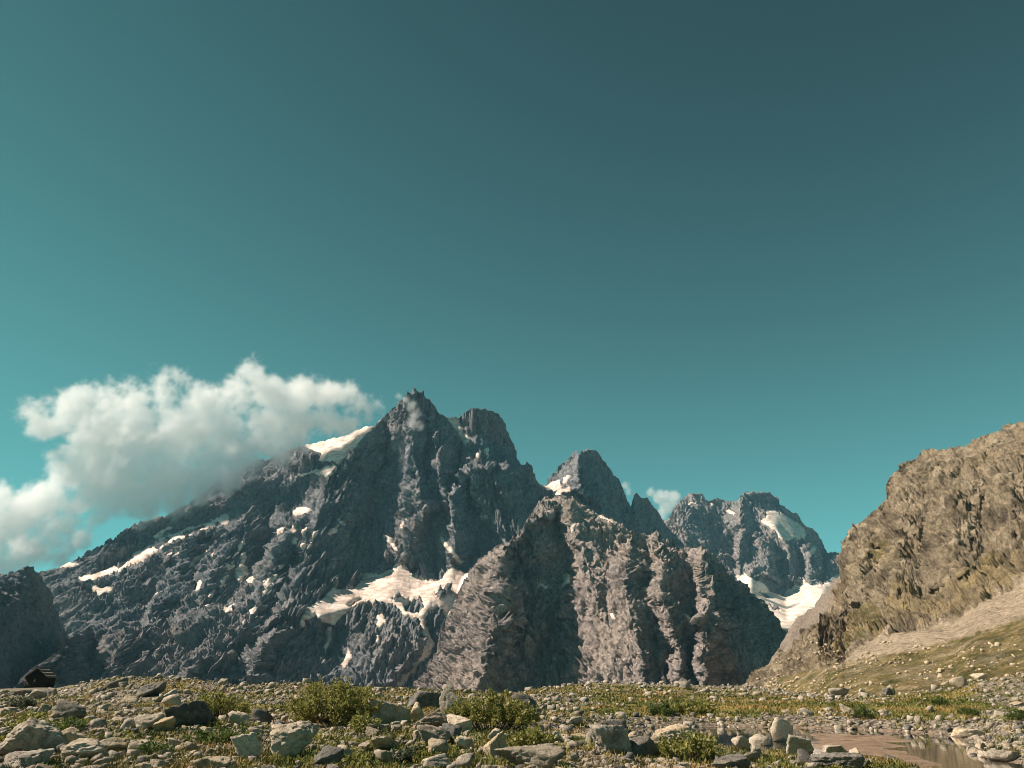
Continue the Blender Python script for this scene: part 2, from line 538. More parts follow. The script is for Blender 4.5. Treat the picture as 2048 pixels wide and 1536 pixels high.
FEATS_MAIN = [
    [(c[0], c[1] - 2, 0) for c in CREST_MAIN if c[0] < 740],
    # ridge that bounds the great shaded face, then the gully right of it
    [(752, 850, -60), (726, 879, -190), (687, 922, -260), (671, 938, -270), (656, 952, -270), (642, 1005, -260), (628, 1060, -200), (612, 1120, -110), (598, 1180, -40)],
    [(764, 836, 40), (768, 900, 120), (762, 960, 160), (750, 1030, 150), (742, 1085, 120), (732, 1140, 70)],
    # summit rib
    [(829, 780, -40), (824, 830, -100), (822, 879, -150), (826, 907, -165), (836, 946, -170), (846, 981, -165), (848, 1020, -140), (838, 1060, -110), (815, 1100, -70)],
    [(851, 790, 30), (853, 850, 70), (856, 911, 100), (862, 965, 110), (872, 1000, 110), (862, 1043, 100), (866, 1100, 80), (850, 1150, 40)],
    [(866, 806, 0), (872, 860, -50), (876, 907, -80), (882, 946, -95), (893, 985, -80), (900, 1040, -40)],
    [(905, 847, 30), (914, 862, 50), (928, 887, 80), (914, 946, 130), (900, 985, 120), (897, 1005, 60)],
    [(921, 962, -60), (905, 996, -150), (908, 1040, -170), (905, 1085, -150), (900, 1130, -60)],
    [(925, 968, 40), (942, 1000, 110), (955, 1040, 130), (958, 1080, 110), (950, 1110, 60)],
    [(881, 829, 0), (895, 836, 30), (917, 836, 40), (930, 824, 10), (940, 818, -25), (954, 813, -55), (975, 817, -55), (1000, 834, -15), (1012, 848, 50)],
    # rib of the second summit, its right side in shade
    [(954, 822, -60), (955, 860, -110), (960, 903, -150), (972, 926, -180), (984, 946, -200), (1001, 965, -210), (1018, 991, -220), (1032, 1030, -210), (1040, 1090, -180)],
    [(1016, 858, 70), (1030, 905, 120), (1048, 950, 120), (1065, 990, 90), (1085, 1040, 60)],
    # upper left: snow ledge running up to the right
    [(150, 1160, 60), (225, 1138, 90), (310, 1088, 100), (400, 1050, 110), (458, 1032, 90)],
    [(150, 1172, -60), (225, 1152, -70), (310, 1104, -80), (400, 1068, -80), (458, 1048, -40)],
    [(381, 1074, -90), (376, 1110, -130), (355, 1150, -110)],
    [(398, 1080, 30), (400, 1120, 60), (396, 1160, 30)],
    [(480, 960, -60), (500, 1010, -110), (470, 1080, -120), (430, 1140, -110), (380, 1200, -80)],
    [(545, 950, 30), (560, 1010, 60), (540, 1080, 90), (500, 1150, 90), (470, 1200, 50)],
    [(600, 1000, -40), (575, 1060, -100), (552, 1120, -120), (530, 1170, -100)],
    # diagonal ribs of the lower left
    [(364, 1356, -90), (409, 1311, -110), (445, 1276, -100), (485, 1217, -60)],
    [(395, 1368, 90), (460, 1327, 90), (497, 1283, 60), (525, 1235, 20)],
    [(455, 1330, -50), (466, 1295, -90), (485, 1260, -110), (544, 1237, -130), (577, 1211, -120)],
    [(470, 1352, 60), (500, 1310, 60), (520, 1270, 50), (560, 1250, 50)],
    [(487, 1362, -60), (515, 1321, -90), (542, 1276, -90), (556, 1258, -70)],
    [(525, 1372, 80), (548, 1325, 80), (566, 1285, 60), (600, 1262, 60)],
    [(250, 1380, 40), (290, 1320, 60), (330, 1260, 50), (370, 1215, 40)],
    [(180, 1380, -60), (225, 1310, -90), (270, 1250, -90), (310, 1200, -70)],
    [(100, 1180, 60), (112, 1220, 110), (130, 1255, 130), (160, 1300, 120)],
    [(215, 1190, -40), (212, 1230, -70), (200, 1270, -40)],
    [(632, 1246, -60), (628, 1258, -60)], [(642, 1268, 50), (646, 1290, 50)],
    [(300, 1130, -50), (275, 1165, -80), (250, 1195, -60)], [(335, 1135, 50), (305, 1185, 60), (285, 1220, 40)],
    [(440, 1160, -60), (405, 1200, -90), (375, 1240, -70)], [(425, 1215, 50), (395, 1255, 60), (350, 1290, 50)],
    [(540, 1195, -60), (515, 1225, -70)], [(585, 1130, 60), (565, 1175, 80), (550, 1210, 50)],
    [(650, 1090, -60), (662, 1130, -80), (665, 1165, -40)], [(690, 1080, 40), (695, 1130, 60)],
    [(690, 1290, 40), (680, 1330, 60), (670, 1375, 60)], [(730, 1260, -30), (735, 1310, -50), (740, 1375, -60)],
    # moraine gully below the glacier
    [(868, 1288, 40), (846, 1318, 70), (820, 1345, 90), (790, 1380, 90)],
    [(840, 1240, -20), (852, 1282, -30), (812, 1330, -60), (790, 1360, -60)],
]
SNOW_MAIN = [
    [(600, 1240), (612, 1215), (637, 1205), (664, 1179), (694, 1179), (721, 1168), (725, 1144), (756, 1152), (786, 1134), (797, 1123), (813, 1134),
     (834, 1158), (854, 1166), (881, 1160), (897, 1144), (907, 1135), (922, 1140), (945, 1149), (940, 1165), (926, 1180), (918, 1200), (906, 1230), (895, 1250),
     (886, 1230), (878, 1213), (862, 1220), (850, 1235), (849, 1250), (858, 1272), (872, 1288), (860, 1292), (845, 1262), (835, 1238), (812, 1232),
     (790, 1212), (760, 1206), (735, 1203), (709, 1214), (688, 1230), (672, 1244), (647, 1248), (640, 1238), (632, 1226), (622, 1236), (612, 1252), (598, 1260)],
    [(852, 1280), (870, 1280), (862, 1304), (842, 1330), (816, 1354), (800, 1372), (806, 1356), (828, 1328), (846, 1306)],
    [(853, 1330), (862, 1318), (871, 1320), (864, 1332), (855, 1341)],
    [(830, 1364), (842, 1354), (852, 1358), (846, 1372), (834, 1372)],
    [(752, 1228), (769, 1232), (771, 1246), (761, 1257), (754, 1258), (755, 1240)],
    [(652, 1258), (666, 1260), (660, 1285), (652, 1300), (654, 1278)],
    [(675, 1310), (688, 1320), (695, 1308), (701, 1298), (704, 1312), (695, 1331), (688, 1340), (681, 1325)],
    [(752, 1270), (758, 1273), (758, 1287), (752, 1287)],
    [(765, 838), (752, 850), (740, 850), (720, 860), (690, 874), (640, 882), (610, 888), (622, 903), (648, 912), (636, 924), (655, 924), (672, 927), (690, 919), (706, 900), (728, 878)],
    [(575, 954), (610, 947), (640, 942), (655, 933), (674, 932), (667, 945), (656, 955), (630, 950), (600, 953)],
    [(890, 834), (919, 834), (922, 848), (924, 862), (933, 872), (940, 877), (934, 895), (925, 882), (914, 864), (904, 852)],
    [(968, 900), (976, 893), (979, 910), (972, 917)],
    [(951, 903), (961, 908), (959, 917), (953, 915)],
    [(154, 1156), (195, 1147), (225, 1135), (245, 1118), (270, 1105), (295, 1095), (310, 1088), (335, 1075), (365, 1062), (400, 1050), (430, 1042), (458, 1030),
     (456, 1046), (430, 1053), (400, 1066), (370, 1078), (340, 1090), (318, 1101), (290, 1113), (275, 1126), (240, 1141), (215, 1150), (190, 1162), (172, 1168)],
    [(181, 1174), (190, 1171), (205, 1177), (227, 1175), (224, 1184), (205, 1190), (190, 1185)],
    [(118, 1136), (140, 1126), (162, 1130), (145, 1136)],
    [(305, 1075), (325, 1062), (347, 1050), (341, 1064), (320, 1078)],
    [(374, 1130), (385, 1118), (402, 1108), (420, 1100), (403, 1119), (390, 1132), (377, 1143)],
    [(448, 1126), (458, 1130), (471, 1131), (462, 1141), (452, 1140)],
    [(469, 1140), (478, 1130), (488, 1108), (493, 1115), (487, 1130), (496, 1135), (493, 1150), (483, 1161), (476, 1167), (471, 1150)],
    [(439, 1164), (447, 1152), (459, 1149), (451, 1161), (444, 1168)],
    [(493, 1160), (505, 1149), (513, 1158), (506, 1174), (494, 1169)],
    [(529, 1172), (540, 1149), (557, 1147), (551, 1162), (541, 1176), (529, 1197), (521, 1197)],
    [(498, 1224), (510, 1209), (516, 1215), (505, 1231)],
    [(445, 1228), (455, 1215), (468, 1208), (477, 1202), (466, 1219), (452, 1233)],
    [(411, 1219), (414, 1207), (425, 1211), (425, 1223), (417, 1228)],
    [(306, 1192), (315, 1184), (323, 1188), (312, 1196)],
    [(584, 1023), (600, 1014), (622, 1017), (612, 1029), (595, 1034)],
    [(670, 1040), (682, 1044), (692, 1050), (685, 1058), (676, 1052)],
    [(960, 1034), (968, 1024), (978, 1038), (970, 1042)],
    [(768, 1072), (789, 1101), (796, 1098), (776, 1069)],
    [(831, 1026), (799, 1054), (804, 1059), (836, 1023)],
    [(883, 1074), (903, 1096), (926, 1124), (920, 1128), (896, 1100), (879, 1078)],
]
_r = np.random.default_rng(21)
for _ in range(46):                            # small late-summer patches in the gullies of the left face
    _x, _y = _r.uniform(330, 690), _r.uniform(1060, 1330)
    if _y < 1500 - _x * 0.78 + 130 and _y > 1250 - _x * 0.45:
        _l, _w = _r.uniform(4, 14), _r.uniform(1.8, 4.0)
        SNOW_MAIN.append([(_x - _l * 0.6, _y + _l), (_x - _w, _y - _w), (_x + _l * 0.7, _y - _l * 1.1), (_x + _w, _y + _w)])
HOLES_MAIN = [
    [(805, 1206), (818, 1199), (840, 1197), (849, 1214), (836, 1229), (812, 1224)],
    [(868, 1192), (885, 1182), (902, 1188), (880, 1199)],
    [(608, 1240), (625, 1231), (640, 1236), (632, 1247), (610, 1250)],
    [(690, 1212), (720, 1196), (732, 1196), (712, 1206), (700, 1214)],
    [(228, 1130), (262, 1108), (268, 1113), (238, 1138)], [(300, 1098), (330, 1080), (345, 1078), (318, 1096)], [(352, 1074), (395, 1056), (420, 1052), (385, 1068)], [(425, 1047), (440, 1044), (446, 1049), (430, 1051)],
    [(775, 1200), (800, 1195), (808, 1199), (790, 1206)],
]
OCT_MAIN = [(250, 32), (120, 25), (60, 20), (30, 14.5), (15, 8.5), (8, 3.6)]
massif = mountain('mountain', M['massif'], CREST_MAIN, 1420, BASE_MAIN, FEATS_MAIN, 1.6, 365, OCT_MAIN,
    SNOW_MAIN, HOLES_MAIN, M['snow'], jag=3.0, warp=9, lean=[(150, -1.0), (560, -0.75), (720, -0.1), (900, 0.1), (1050, 0.45)], zs=0.36, ys=0.36, seed=1.3, back=1400, smooth_px=3)
tag(massif, 'huge dark grey rock massif with two blunt summits and a hanging glacier', 'mountain')

# --- shaded mountain at the far left edge
CREST_LEFT = [(-150, 1240), (-60, 1190), (0, 1160), (25, 1146), (45, 1135), (57, 1131), (64, 1137), (72, 1149), (86, 1164), (98, 1180), (107, 1210), (125, 1245), (143, 1280), (160, 1330), (175, 1390)]
leftm = mountain('mountain', M['massif'], CREST_LEFT, 1410,
    [(-250, 1090, 1900), (-250, 1430, 1500), (57, 1131, 2600), (57, 1430, 2300), (100, 1190, 2850), (143, 1280, 3000), (180, 1400, 3050), (300, 1090, 3600), (300, 1430, 3400), (0, 1300, 2150)],
    [[(-100, 1215, -60), (0, 1215, -60), (40, 1240, -40), (60, 1300, 0)]], 2.0, 150, [(160, 12), (80, 9), (40, 7), (20, 4)], jag=1.5, warp=4, lean=-0.5, seed=4.1)
tag(leftm, 'smooth shaded mountain shoulder at the left edge behind the hut', 'mountain')

# --- low rocky ridge in front of both, rising to the right from behind the hut
CREST_LOW = [(20, 1400), (33, 1374), (41, 1366), (60, 1342), (91, 1322), (117, 1302), (146, 1274), (175, 1256), (210, 1236), (245, 1226), (270, 1300), (285, 1390)]
lowr = mountain('mountain_ridge', M['massif'], CREST_LOW, 1415,
    [(-20, 1200, 1900), (-20, 1430, 1500), (41, 1366, 1750), (120, 1300, 2350), (160, 1265, 2950), (205, 1240, 3600), (250, 1230, 4000), (330, 1200, 4200), (330, 1430, 3600), (120, 1430, 1950), (200, 1430, 2900)],
    [[(146, 1276, -30), (150, 1320, -70), (140, 1380, -60)], [(100, 1320, 20), (100, 1360, 40)], [(205, 1285, 20), (215, 1340, 40)]],
    1.6, 110, [(120, 18), (60, 13), (30, 9), (15, 5)], jag=2.0, warp=5, lean=-0.7, seed=6.2, back=350)
tag(lowr, 'sunlit low rock ridge rising right from behind the dark hut', 'mountain ridge')

# --- third summit with its long shaded right face
CREST_PEAK = [(1040, 1040), (1070, 1000), (1085, 977), (1093, 972), (1099, 958), (1111, 946), (1127, 925), (1143, 907), (1150, 903), (1155, 905), (1160, 910), (1164, 901), (1178, 900), (1191, 900), (1204, 915), (1214, 930),
    (1229, 948), (1243, 972), (1253, 994), (1264, 1018), (1267, 987), (1278, 988), (1287, 996), (1295, 995), (1309, 1015), (1327, 1043), (1341, 1060), (1366, 1095), (1400, 1145), (1440, 1210)]
peak = mountain('mountain_peak', M['peak'], CREST_PEAK, 1230,
    [(1000, 850, 5200), (1000, 1260, 4000), (1093, 972, 4900), (1160, 905, 4850), (1220, 935, 5150), (1270, 990, 5250), (1330, 1045, 5500), (1440, 1210, 5750), (1480, 850, 5900), (1480, 1260, 5600),
     (1160, 1000, 4620), (1120, 985, 4680), (1160, 1260, 4150), (1300, 1260, 4900)],
    [[(1157, 904, -80), (1158, 939, -150), (1160, 974, -190), (1182, 995, -190), (1215, 1030, -150), (1260, 1080, -100)],
     [(1190, 900, 40), (1200, 940, 30), (1215, 980, 30), (1240, 1020, 40)],
     [(1098, 960, 60), (1116, 985, 60), (1140, 990, 10)], [(1268, 986, -40), (1268, 1020, -60), (1290, 1060, -30)], [(1290, 1000, 30), (1310, 1040, 30)]],
    1.5, 190, [(180, 20), (90, 16), (44, 13), (22, 11), (11, 6)],
    [[(1095, 972), (1106, 963), (1121, 960), (1124, 979), (1142, 976), (1144, 994), (1116, 998), (1098, 992), (1079, 972)],
     [(1129, 956), (1141, 949), (1137, 965), (1127, 969)], [(1156, 982), (1168, 979), (1166, 988)]],
    (), M['snow'], jag=2.5, warp=5, lean=0.2, seed=2.7)
tag(peak, 'dark pointed rock summit right of the massif with a snow pocket', 'mountain')

# --- far pale mountain with the flat-topped summit and the glacier in the notch
CREST_FAR = [(1290, 1100), (1327, 1041), (1341, 1029), (1352, 1011), (1373, 992), (1387, 987), (1401, 992), (1415, 1004), (1425, 1001), (1432, 997), (1445, 1003), (1465, 1003), (1480, 1001), (1484, 990), (1490, 984),
    (1510, 983), (1527, 987), (1535, 987), (1540, 984), (1545, 992), (1556, 999), (1559, 1011), (1580, 1024), (1594, 1027), (1605, 1043), (1615, 1052), (1633, 1067), (1643, 1085), (1654, 1106),
    (1668, 1103), (1684, 1107), (1710, 1115), (1760, 1140)]
far = mountain('mountain', M['far'], CREST_FAR, 1300,
    [(1250, 930, 7800), (1250, 1320, 5600), (1387, 987, 7600), (1500, 984, 7700), (1560, 1010, 7700), (1650, 1100, 7900), (1800, 930, 8200), (1800, 1320, 5600),
     (1480, 1160, 6750), (1570, 1192, 6650), (1650, 1165, 6800), (1500, 1190, 6200), (1575, 1248, 5700), (1640, 1200, 6100), (1550, 1050, 7250), (1500, 1100, 6950), (1600, 1085, 7250)],
    [[(1384, 985, -60), (1382, 1019, -160), (1370, 1060, -220), (1360, 1110, -200)],
     [(1425, 1002, 40), (1440, 1040, 120), (1465, 1080, 180), (1470, 1130, 120)],
     [(1487, 990, -80), (1486, 1048, -160), (1481, 1097, -190), (1478, 1150, -120)],
     [(1500, 1000, 60), (1502, 1060, 40), (1500, 1105, 30), (1505, 1150, 30)],
     [(1514, 1078, -80), (1534, 1110, -190), (1537, 1155, -170)],
     [(1540, 1080, 60), (1555, 1130, 150), (1565, 1170, 100)],
     [(1568, 1085, -40), (1580, 1120, -80), (1580, 1160, -40)],
     [(1590, 1088, 40), (1603, 1120, 150), (1606, 1150, 100)],
     [(1622, 1095, -100), (1616, 1130, -150), (1614, 1160, -80)],
     [(1640, 1090, 60), (1642, 1130, 60), (1640, 1160, 30)], [(1670, 1104, -80), (1665, 1140, -120)]],
    1.5, 220, [(260, 28), (130, 24), (64, 18), (32, 14), (16, 9)],
    [[(1470, 1148), (1482, 1151), (1495, 1152), (1511, 1163), (1525, 1165), (1538, 1179), (1554, 1190), (1570, 1191), (1581, 1181), (1585, 1173), (1599, 1173), (1609, 1158), (1622, 1173), (1644, 1171), (1661, 1157), (1690, 1140), (1690, 1260), (1560, 1262), (1520, 1215), (1480, 1175)],
     [(1530, 1025), (1550, 1023), (1569, 1029), (1580, 1039), (1594, 1045), (1602, 1055), (1613, 1071), (1608, 1080), (1587, 1079), (1566, 1083), (1553, 1066), (1537, 1053), (1520, 1042), (1533, 1037)],
     [(1450, 1020), (1460, 1019), (1475, 1029), (1462, 1030)], [(1622, 1094), (1633, 1094), (1626, 1110), (1620, 1112)], [(1417, 1006), (1427, 1008), (1427, 1016)],
     [(1376, 1008), (1392, 1007), (1392, 1012), (1378, 1012)]],
    [[(1512, 1180), (1530, 1186), (1545, 1198), (1530, 1196)], [(1530, 1205), (1560, 1222), (1552, 1224)]], M['ice'], jag=2.0, warp=6, lean=0.15, seed=3.6)
tag(far, 'pale distant mountain with flat-topped summit above a glacier in the notch', 'mountain')

# --- brown lateral moraine below the far glacier
CREST_MOR = [(1540, 1330), (1570, 1275), (1585, 1250), (1597, 1234), (1630, 1214), (1640, 1195), (1650, 1188), (1665, 1164), (1690, 1150), (1740, 1130), (1800, 1120)]
mor = mountain('moraine_slope', None, CREST_MOR, 1400,
    [(1500, 1080, 3000), (1500, 1420, 2300), (1585, 1250, 2500), (1665, 1164, 2100), (1820, 1100, 1500), (1820, 1420, 1100), (1640, 1320, 1800)],
    [[(1640, 1200, -15), (1625, 1240, -25), (1600, 1290, -20)], [(1660, 1190, 15), (1650, 1240, 20)]], 2.4, 70, [(120, 6), (50, 5), (24, 3)], jag=1.0, warp=3, seed=5.5, back=300)
tag(mor, 'brown moraine slope between the far glacier and the right hillside', 'moraine')

# --- the nearer buttress: lit ribs, black gullies
CREST_SPUR = [(815, 1440), (835, 1395), (849, 1357), (873, 1285), (893, 1240), (917, 1180), (937, 1152), (954, 1119), (980, 1100), (1006, 1087), (1032, 1077), (1050, 1052), (1067, 1018), (1085, 1000), (1106, 997), (1122, 995), (1145, 995), (1157, 1005),
    (1184, 1025), (1229, 1046), (1253, 1057), (1274, 1064), (1309, 1067), (1334, 1078), (1352, 1092), (1366, 1099), (1373, 1096), (1390, 1097), (1408, 1097), (1422, 1110), (1443, 1134), (1468, 1152), (1492, 1180),
    (1527, 1212), (1559, 1233), (1570, 1250), (1580, 1282), (1590, 1310), (1605, 1370), (1615, 1430)]
spur = mountain('rock_buttress', M['spur'], CREST_SPUR, 1425,
    [(780, 940, 3000), (780, 1460, 2500), (849, 1357, 2560), (893, 1240, 2720), (954, 1119, 2830), (1006, 1087, 2700), (1067, 1018, 2850), (1116, 995, 2900), (1184, 1025, 2860), (1274, 1064, 2780), (1366, 1099, 2720), (1408, 1097, 2680),
     (1492, 1180, 2900), (1584, 1290, 3150), (1660, 940, 3300), (1660, 1460, 3150), (900, 1440, 2200), (1100, 1440, 2180), (1300, 1440, 2150), (1400, 1440, 2130), (1500, 1440, 2560),
     (1000, 1250, 2450), (1200, 1200, 2480), (1400, 1250, 2380), (1500, 1300, 2680)],
    [[(c[0], c[1] - 2, 0) for c in CREST_SPUR if c[0] < 990],
     [(1040, 1072, -60), (1010, 1086, -150), (1004, 1123, -185), (999, 1180, -190), (989, 1244, -185), (978, 1305, -175), (952, 1370, -165), (935, 1440, -160)],
     [(1012, 1089, 40), (1025, 1120, 60), (1040, 1180, 70), (1040, 1260, 60), (1020, 1370, 60), (1010, 1440, 60)],
     [(1108, 1030, 40), (1118, 1075, 110), (1124, 1123, 170), (1120, 1164, 185), (1112, 1204, 185), (1118, 1262, 175), (1105, 1341, 160), (1093, 1372, 155), (1080, 1440, 150)],
     [(1130, 997, -20), (1135, 1040, -30), (1160, 1100, -20), (1190, 1180, -20), (1210, 1260, -40), (1215, 1340, -60), (1220, 1440, -60)],
     [(1195, 1060, 20), (1204, 1120, 40), (1212, 1170, 30)],
     [(1274, 1062, -20), (1264, 1120, -90), (1257, 1180, -120), (1263, 1240, -140), (1276, 1300, -150), (1290, 1370, -150), (1295, 1440, -150)],
     [(1280, 1070, 40), (1290, 1115, 60), (1300, 1180, 60), (1312, 1250, 50), (1330, 1330, 10), (1345, 1375, 0), (1352, 1440, 0)],
     [(1309, 1066, 0), (1322, 1150, -50), (1334, 1220, -80), (1352, 1300, -110), (1376, 1370, -130), (1382, 1440, -130)],
     [(1364, 1099, 60), (1374, 1180, 120), (1384, 1250, 130), (1390, 1310, 110), (1395, 1370, 90), (1396, 1440, 80)],
     [(1384, 1100, 20), (1396, 1180, 0), (1400, 1250, -40), (1398, 1310, -60), (1399, 1370, -80)],
     [(1406, 1098, -60), (1414, 1150, -80), (1425, 1200, -100), (1428, 1250, -110), (1418, 1310, -120), (1415, 1370, -130), (1412, 1440, -130)],
     [(1412, 1102, 60), (1430, 1160, 90), (1448, 1230, 90), (1452, 1290, 80), (1450, 1370, 70), (1450, 1440, 70)],
     [(1500, 1200, 0), (1530, 1300, 0), (1530, 1440, 0)]],
    1.25, 340, [(150, 20), (74, 18), (36, 16), (17, 11), (8, 5)],
    [[(1124, 1148), (1134, 1145), (1140, 1150), (1136, 1165), (1128, 1175), (1123, 1172), (1128, 1158)], [(1219, 1222), (1226, 1224), (1230, 1236), (1224, 1236)],
     [(1106, 1308), (1113, 1302), (1118, 1310), (1114, 1322), (1107, 1316)], [(1092, 1372), (1098, 1350), (1104, 1335), (1110, 1325), (1110, 1345), (1102, 1372)],
     [(1186, 1025), (1200, 1031), (1228, 1046), (1218, 1048), (1195, 1036)], [(1128, 1002), (1140, 1006), (1152, 1012), (1146, 1016), (1132, 1009)],
     [(1150, 1048), (1153, 1050), (1147, 1060), (1140, 1068), (1143, 1058)], [(1072, 1168), (1082, 1166), (1096, 1178), (1088, 1180), (1080, 1174), (1074, 1180)], [(1370, 1205), (1376, 1225), (1388, 1250), (1386, 1280), (1378, 1245)]],
    (), M['snow'], jag=3.5, warp=13, lean=[(850, 0.5), (1100, 0.25), (1300, -0.1), (1500, -0.3)], zs=0.36, ys=0.5, seed=8.4, back=500)
tag(spur, 'brown rock buttress with sunlit ribs and black gullies below the summits', 'rock buttress')

# --- right hillside, much nearer
def zones_hill(px, py):
    z = np.zeros(px.shape + (3,))
    grass = [(1480, 1400), (1560, 1352), (1700, 1320), (1800, 1305), (1900, 1280), (1960, 1262), (2100, 1215), (2200, 1200), (2200, 1430), (1480, 1430)]
    scree = [(1590, 1370), (1680, 1325), (1763, 1262), (1840, 1258), (1912, 1240), (1967, 1203), (2060, 1160), (2200, 1120), (2200, 1200), (2100, 1215), (1960, 1264), (1880, 1290), (1800, 1310), (1700, 1335)]
    scree2 = [(1760, 1400), (1800, 1372), (1850, 1352), (1900, 1350), (1935, 1372), (1900, 1400)]
    och = [(1760, 1255), (1800, 1150), (1850, 1205), (1912, 1180), (1967, 1120), (2200, 1060), (2200, 1120), (2060, 1160), (1967, 1203), (1912, 1240)]
    moss = [(1735, 1110), (1775, 1080), (1790, 1095), (1770, 1130), (1735, 1135)]
    moss2 = [(1720, 1215), (1760, 1205), (1765, 1260), (1700, 1300), (1660, 1310)]
    z[..., 0] = np.maximum(np.maximum(1.0 * inpoly(px, py, grass), 0.8 * inpoly(px, py, moss)), 0.8 * inpoly(px, py, moss2))
    z[..., 1] = np.maximum(inpoly(px, py, scree), inpoly(px, py, scree2))
    z[..., 2] = inpoly(px, py, och)
    for k in range(3):
        z[..., k] = blur(z[..., k], 5)
    return z

def mat_hill():
    t = NT('hillside_rock_and_turf')
    zc = t.n('ShaderNodeAttribute'); zc.attribute_name = 'zone'
    sp = t.n('ShaderNodeSeparateColor'); t.l(zc.outputs['Color'], sp.inputs[0])
    n1 = t.noise(1.0, 8, 0.68, t.mapped((0.035, 0.035, 0.022), (0.3, 0.2, 0)), 0.8)
    n2 = t.noise(0.012, 5, 0.6)
    fine = t.noise(0.35, 8, 0.78)
    rock = t.ramp(n1, [(0.30, (0.07, 0.058, 0.046)), (0.44, (0.205, 0.165, 0.117)), (0.56, (0.32, 0.26, 0.18)), (0.70, (0.45, 0.385, 0.30))])
    rock = t.mix(t.val(n2, 0.55, 0.78), rock, (0.27, 0.21, 0.125))
    rock = t.mix(t.math('MULTIPLY', sp.outputs[2], t.val(n1, 0.35, 0.6)), rock, (0.29, 0.225, 0.12))
    scree = t.ramp(fine, [(0.3, (0.27, 0.215, 0.155)), (0.55, (0.42, 0.34, 0.25)), (0.75, (0.52, 0.44, 0.335))])
    turf = t.ramp(t.noise(0.06, 9, 0.78), [(0.36, (0.06, 0.07, 0.020)), (0.46, (0.13, 0.11, 0.038)), (0.54, (0.23, 0.175, 0.075)), (0.64, (0.40, 0.33, 0.21))])
    col = t.mix(t.math('MULTIPLY', sp.outputs[1], t.val(n1, 0.2, 0.45, 0.6, 1.0)), rock, scree)
    col = t.mix(t.math('MULTIPLY', sp.outputs[0], t.val(t.noise(0.045, 6, 0.65), 0.36, 0.52, 0.35, 1.0)), col, turf)
    col = t.mix(0.85, col, t.ramp(fine, [(0.34, (0.35, 0.34, 0.34)), (0.49, (1, 1, 1)), (0.66, (1.45, 1.43, 1.4))]), 'MULTIPLY')
    streak = t.noise(1.0, 6, 0.7, t.mapped((0.10, 0.02, 0.03), (0, 0, 0.6)), 0.5)
    col = t.mix(0.6, col, t.ramp(streak, [(0.36, (0.5, 0.5, 0.48)), (0.5, (1, 1, 1)), (0.68, (1.25, 1.22, 1.18))]), 'MULTIPLY')
    b1 = t.bump(t.noise(0.16, 9, 0.76), 1.0, 3.6)
    b2 = t.bump(t.noise(1.1, 5, 0.75), 1.0, 0.8, b1)
    return t.done(col, 0.93, b2, 0.2)

M['hill'] = mat_hill()
mor.data.materials.clear(); mor.data.materials.append(mat_mountain('moraine_debris', (0.17, 0.14, 0.115), (0.24, 0.20, 0.165), (0.27, 0.22, 0.175), 2.5))
CREST_HILL = [(1450, 1410), (1493, 1370), (1533, 1331), (1559, 1309), (1585, 1290), (1608, 1264), (1625, 1257), (1637, 1256), (1645, 1231), (1671, 1182), (1684, 1145), (1688, 1112), (1690, 1086), (1697, 1071), (1708, 1053), (1737, 1034),
    (1756, 1016), (1773, 993), (1777, 971), (1782, 956), (1797, 941), (1812, 926), (1838, 912), (1864, 902), (1893, 902), (1912, 895), (1930, 893), (1967, 878), (1997, 867), (2019, 850), (2042, 845), (2100, 838), (2180, 815), (2260, 790)]
hill = mountain('hillside', M['hill'], CREST_HILL, 1430,
    [(1400, 760, 1200), (1400, 1460, 760), (1493, 1370, 720), (1608, 1264, 760), (1645, 1231, 800), (1690, 1086, 900), (1777, 971, 930), (1864, 902, 900), (1967, 878, 840), (2042, 845, 800), (2260, 790, 700), (2320, 700, 760), (2320, 1460, 130),
     (1560, 1400, 560), (1700, 1420, 330), (1800, 1420, 260), (1900, 1420, 210), (2048, 1420, 160), (2260, 1420, 140),
     (1763, 1255, 640), (1912, 1240, 570), (1967, 1202, 560), (2060, 1160, 560), (2260, 1100, 540),
     (1800, 1310, 480), (1960, 1264, 440), (2100, 1215, 420), (1740, 1110, 800), (1850, 1000, 810), (1950, 1000, 740), (2060, 1000, 700), (1900, 950, 830), (2048, 900, 780)],
    [[(1637, 1256, -12), (1640, 1290, -14), (1610, 1330, -8)], [(1655, 1262, 10), (1660, 1300, 10)],
     [(1700, 1075, -10), (1720, 1140, -18), (1715, 1200, -14)], [(1745, 1060, 10), (1750, 1150, 12), (1745, 1220, 8)],
     [(1800, 945, -8), (1800, 1050, -14), (1790, 1180, -14), (1800, 1240, -8)], [(1850, 960, 10), (1850, 1080, 12), (1850, 1200, 6)],
     [(1900, 920, -8), (1910, 1050, -12), (1900, 1160, -10)], [(1960, 930, 8), (1965, 1050, 14), (1960, 1160, 8)], [(2020, 880, -8), (2020, 960, -12), (2025, 1060, -8)]],
    1.4, 390, [(70, 7.0), (34, 5.4), (17, 4.0), (8.5, 2.7), (4.2, 1.4)], jag=2.5, warp=6, lean=0.1, zs=0.8, ys=0.6, seed=9.9, back=260, zones=zones_hill)
tag(hill, 'sunlit ochre rocky hillside with scree slope filling the right edge', 'hillside')

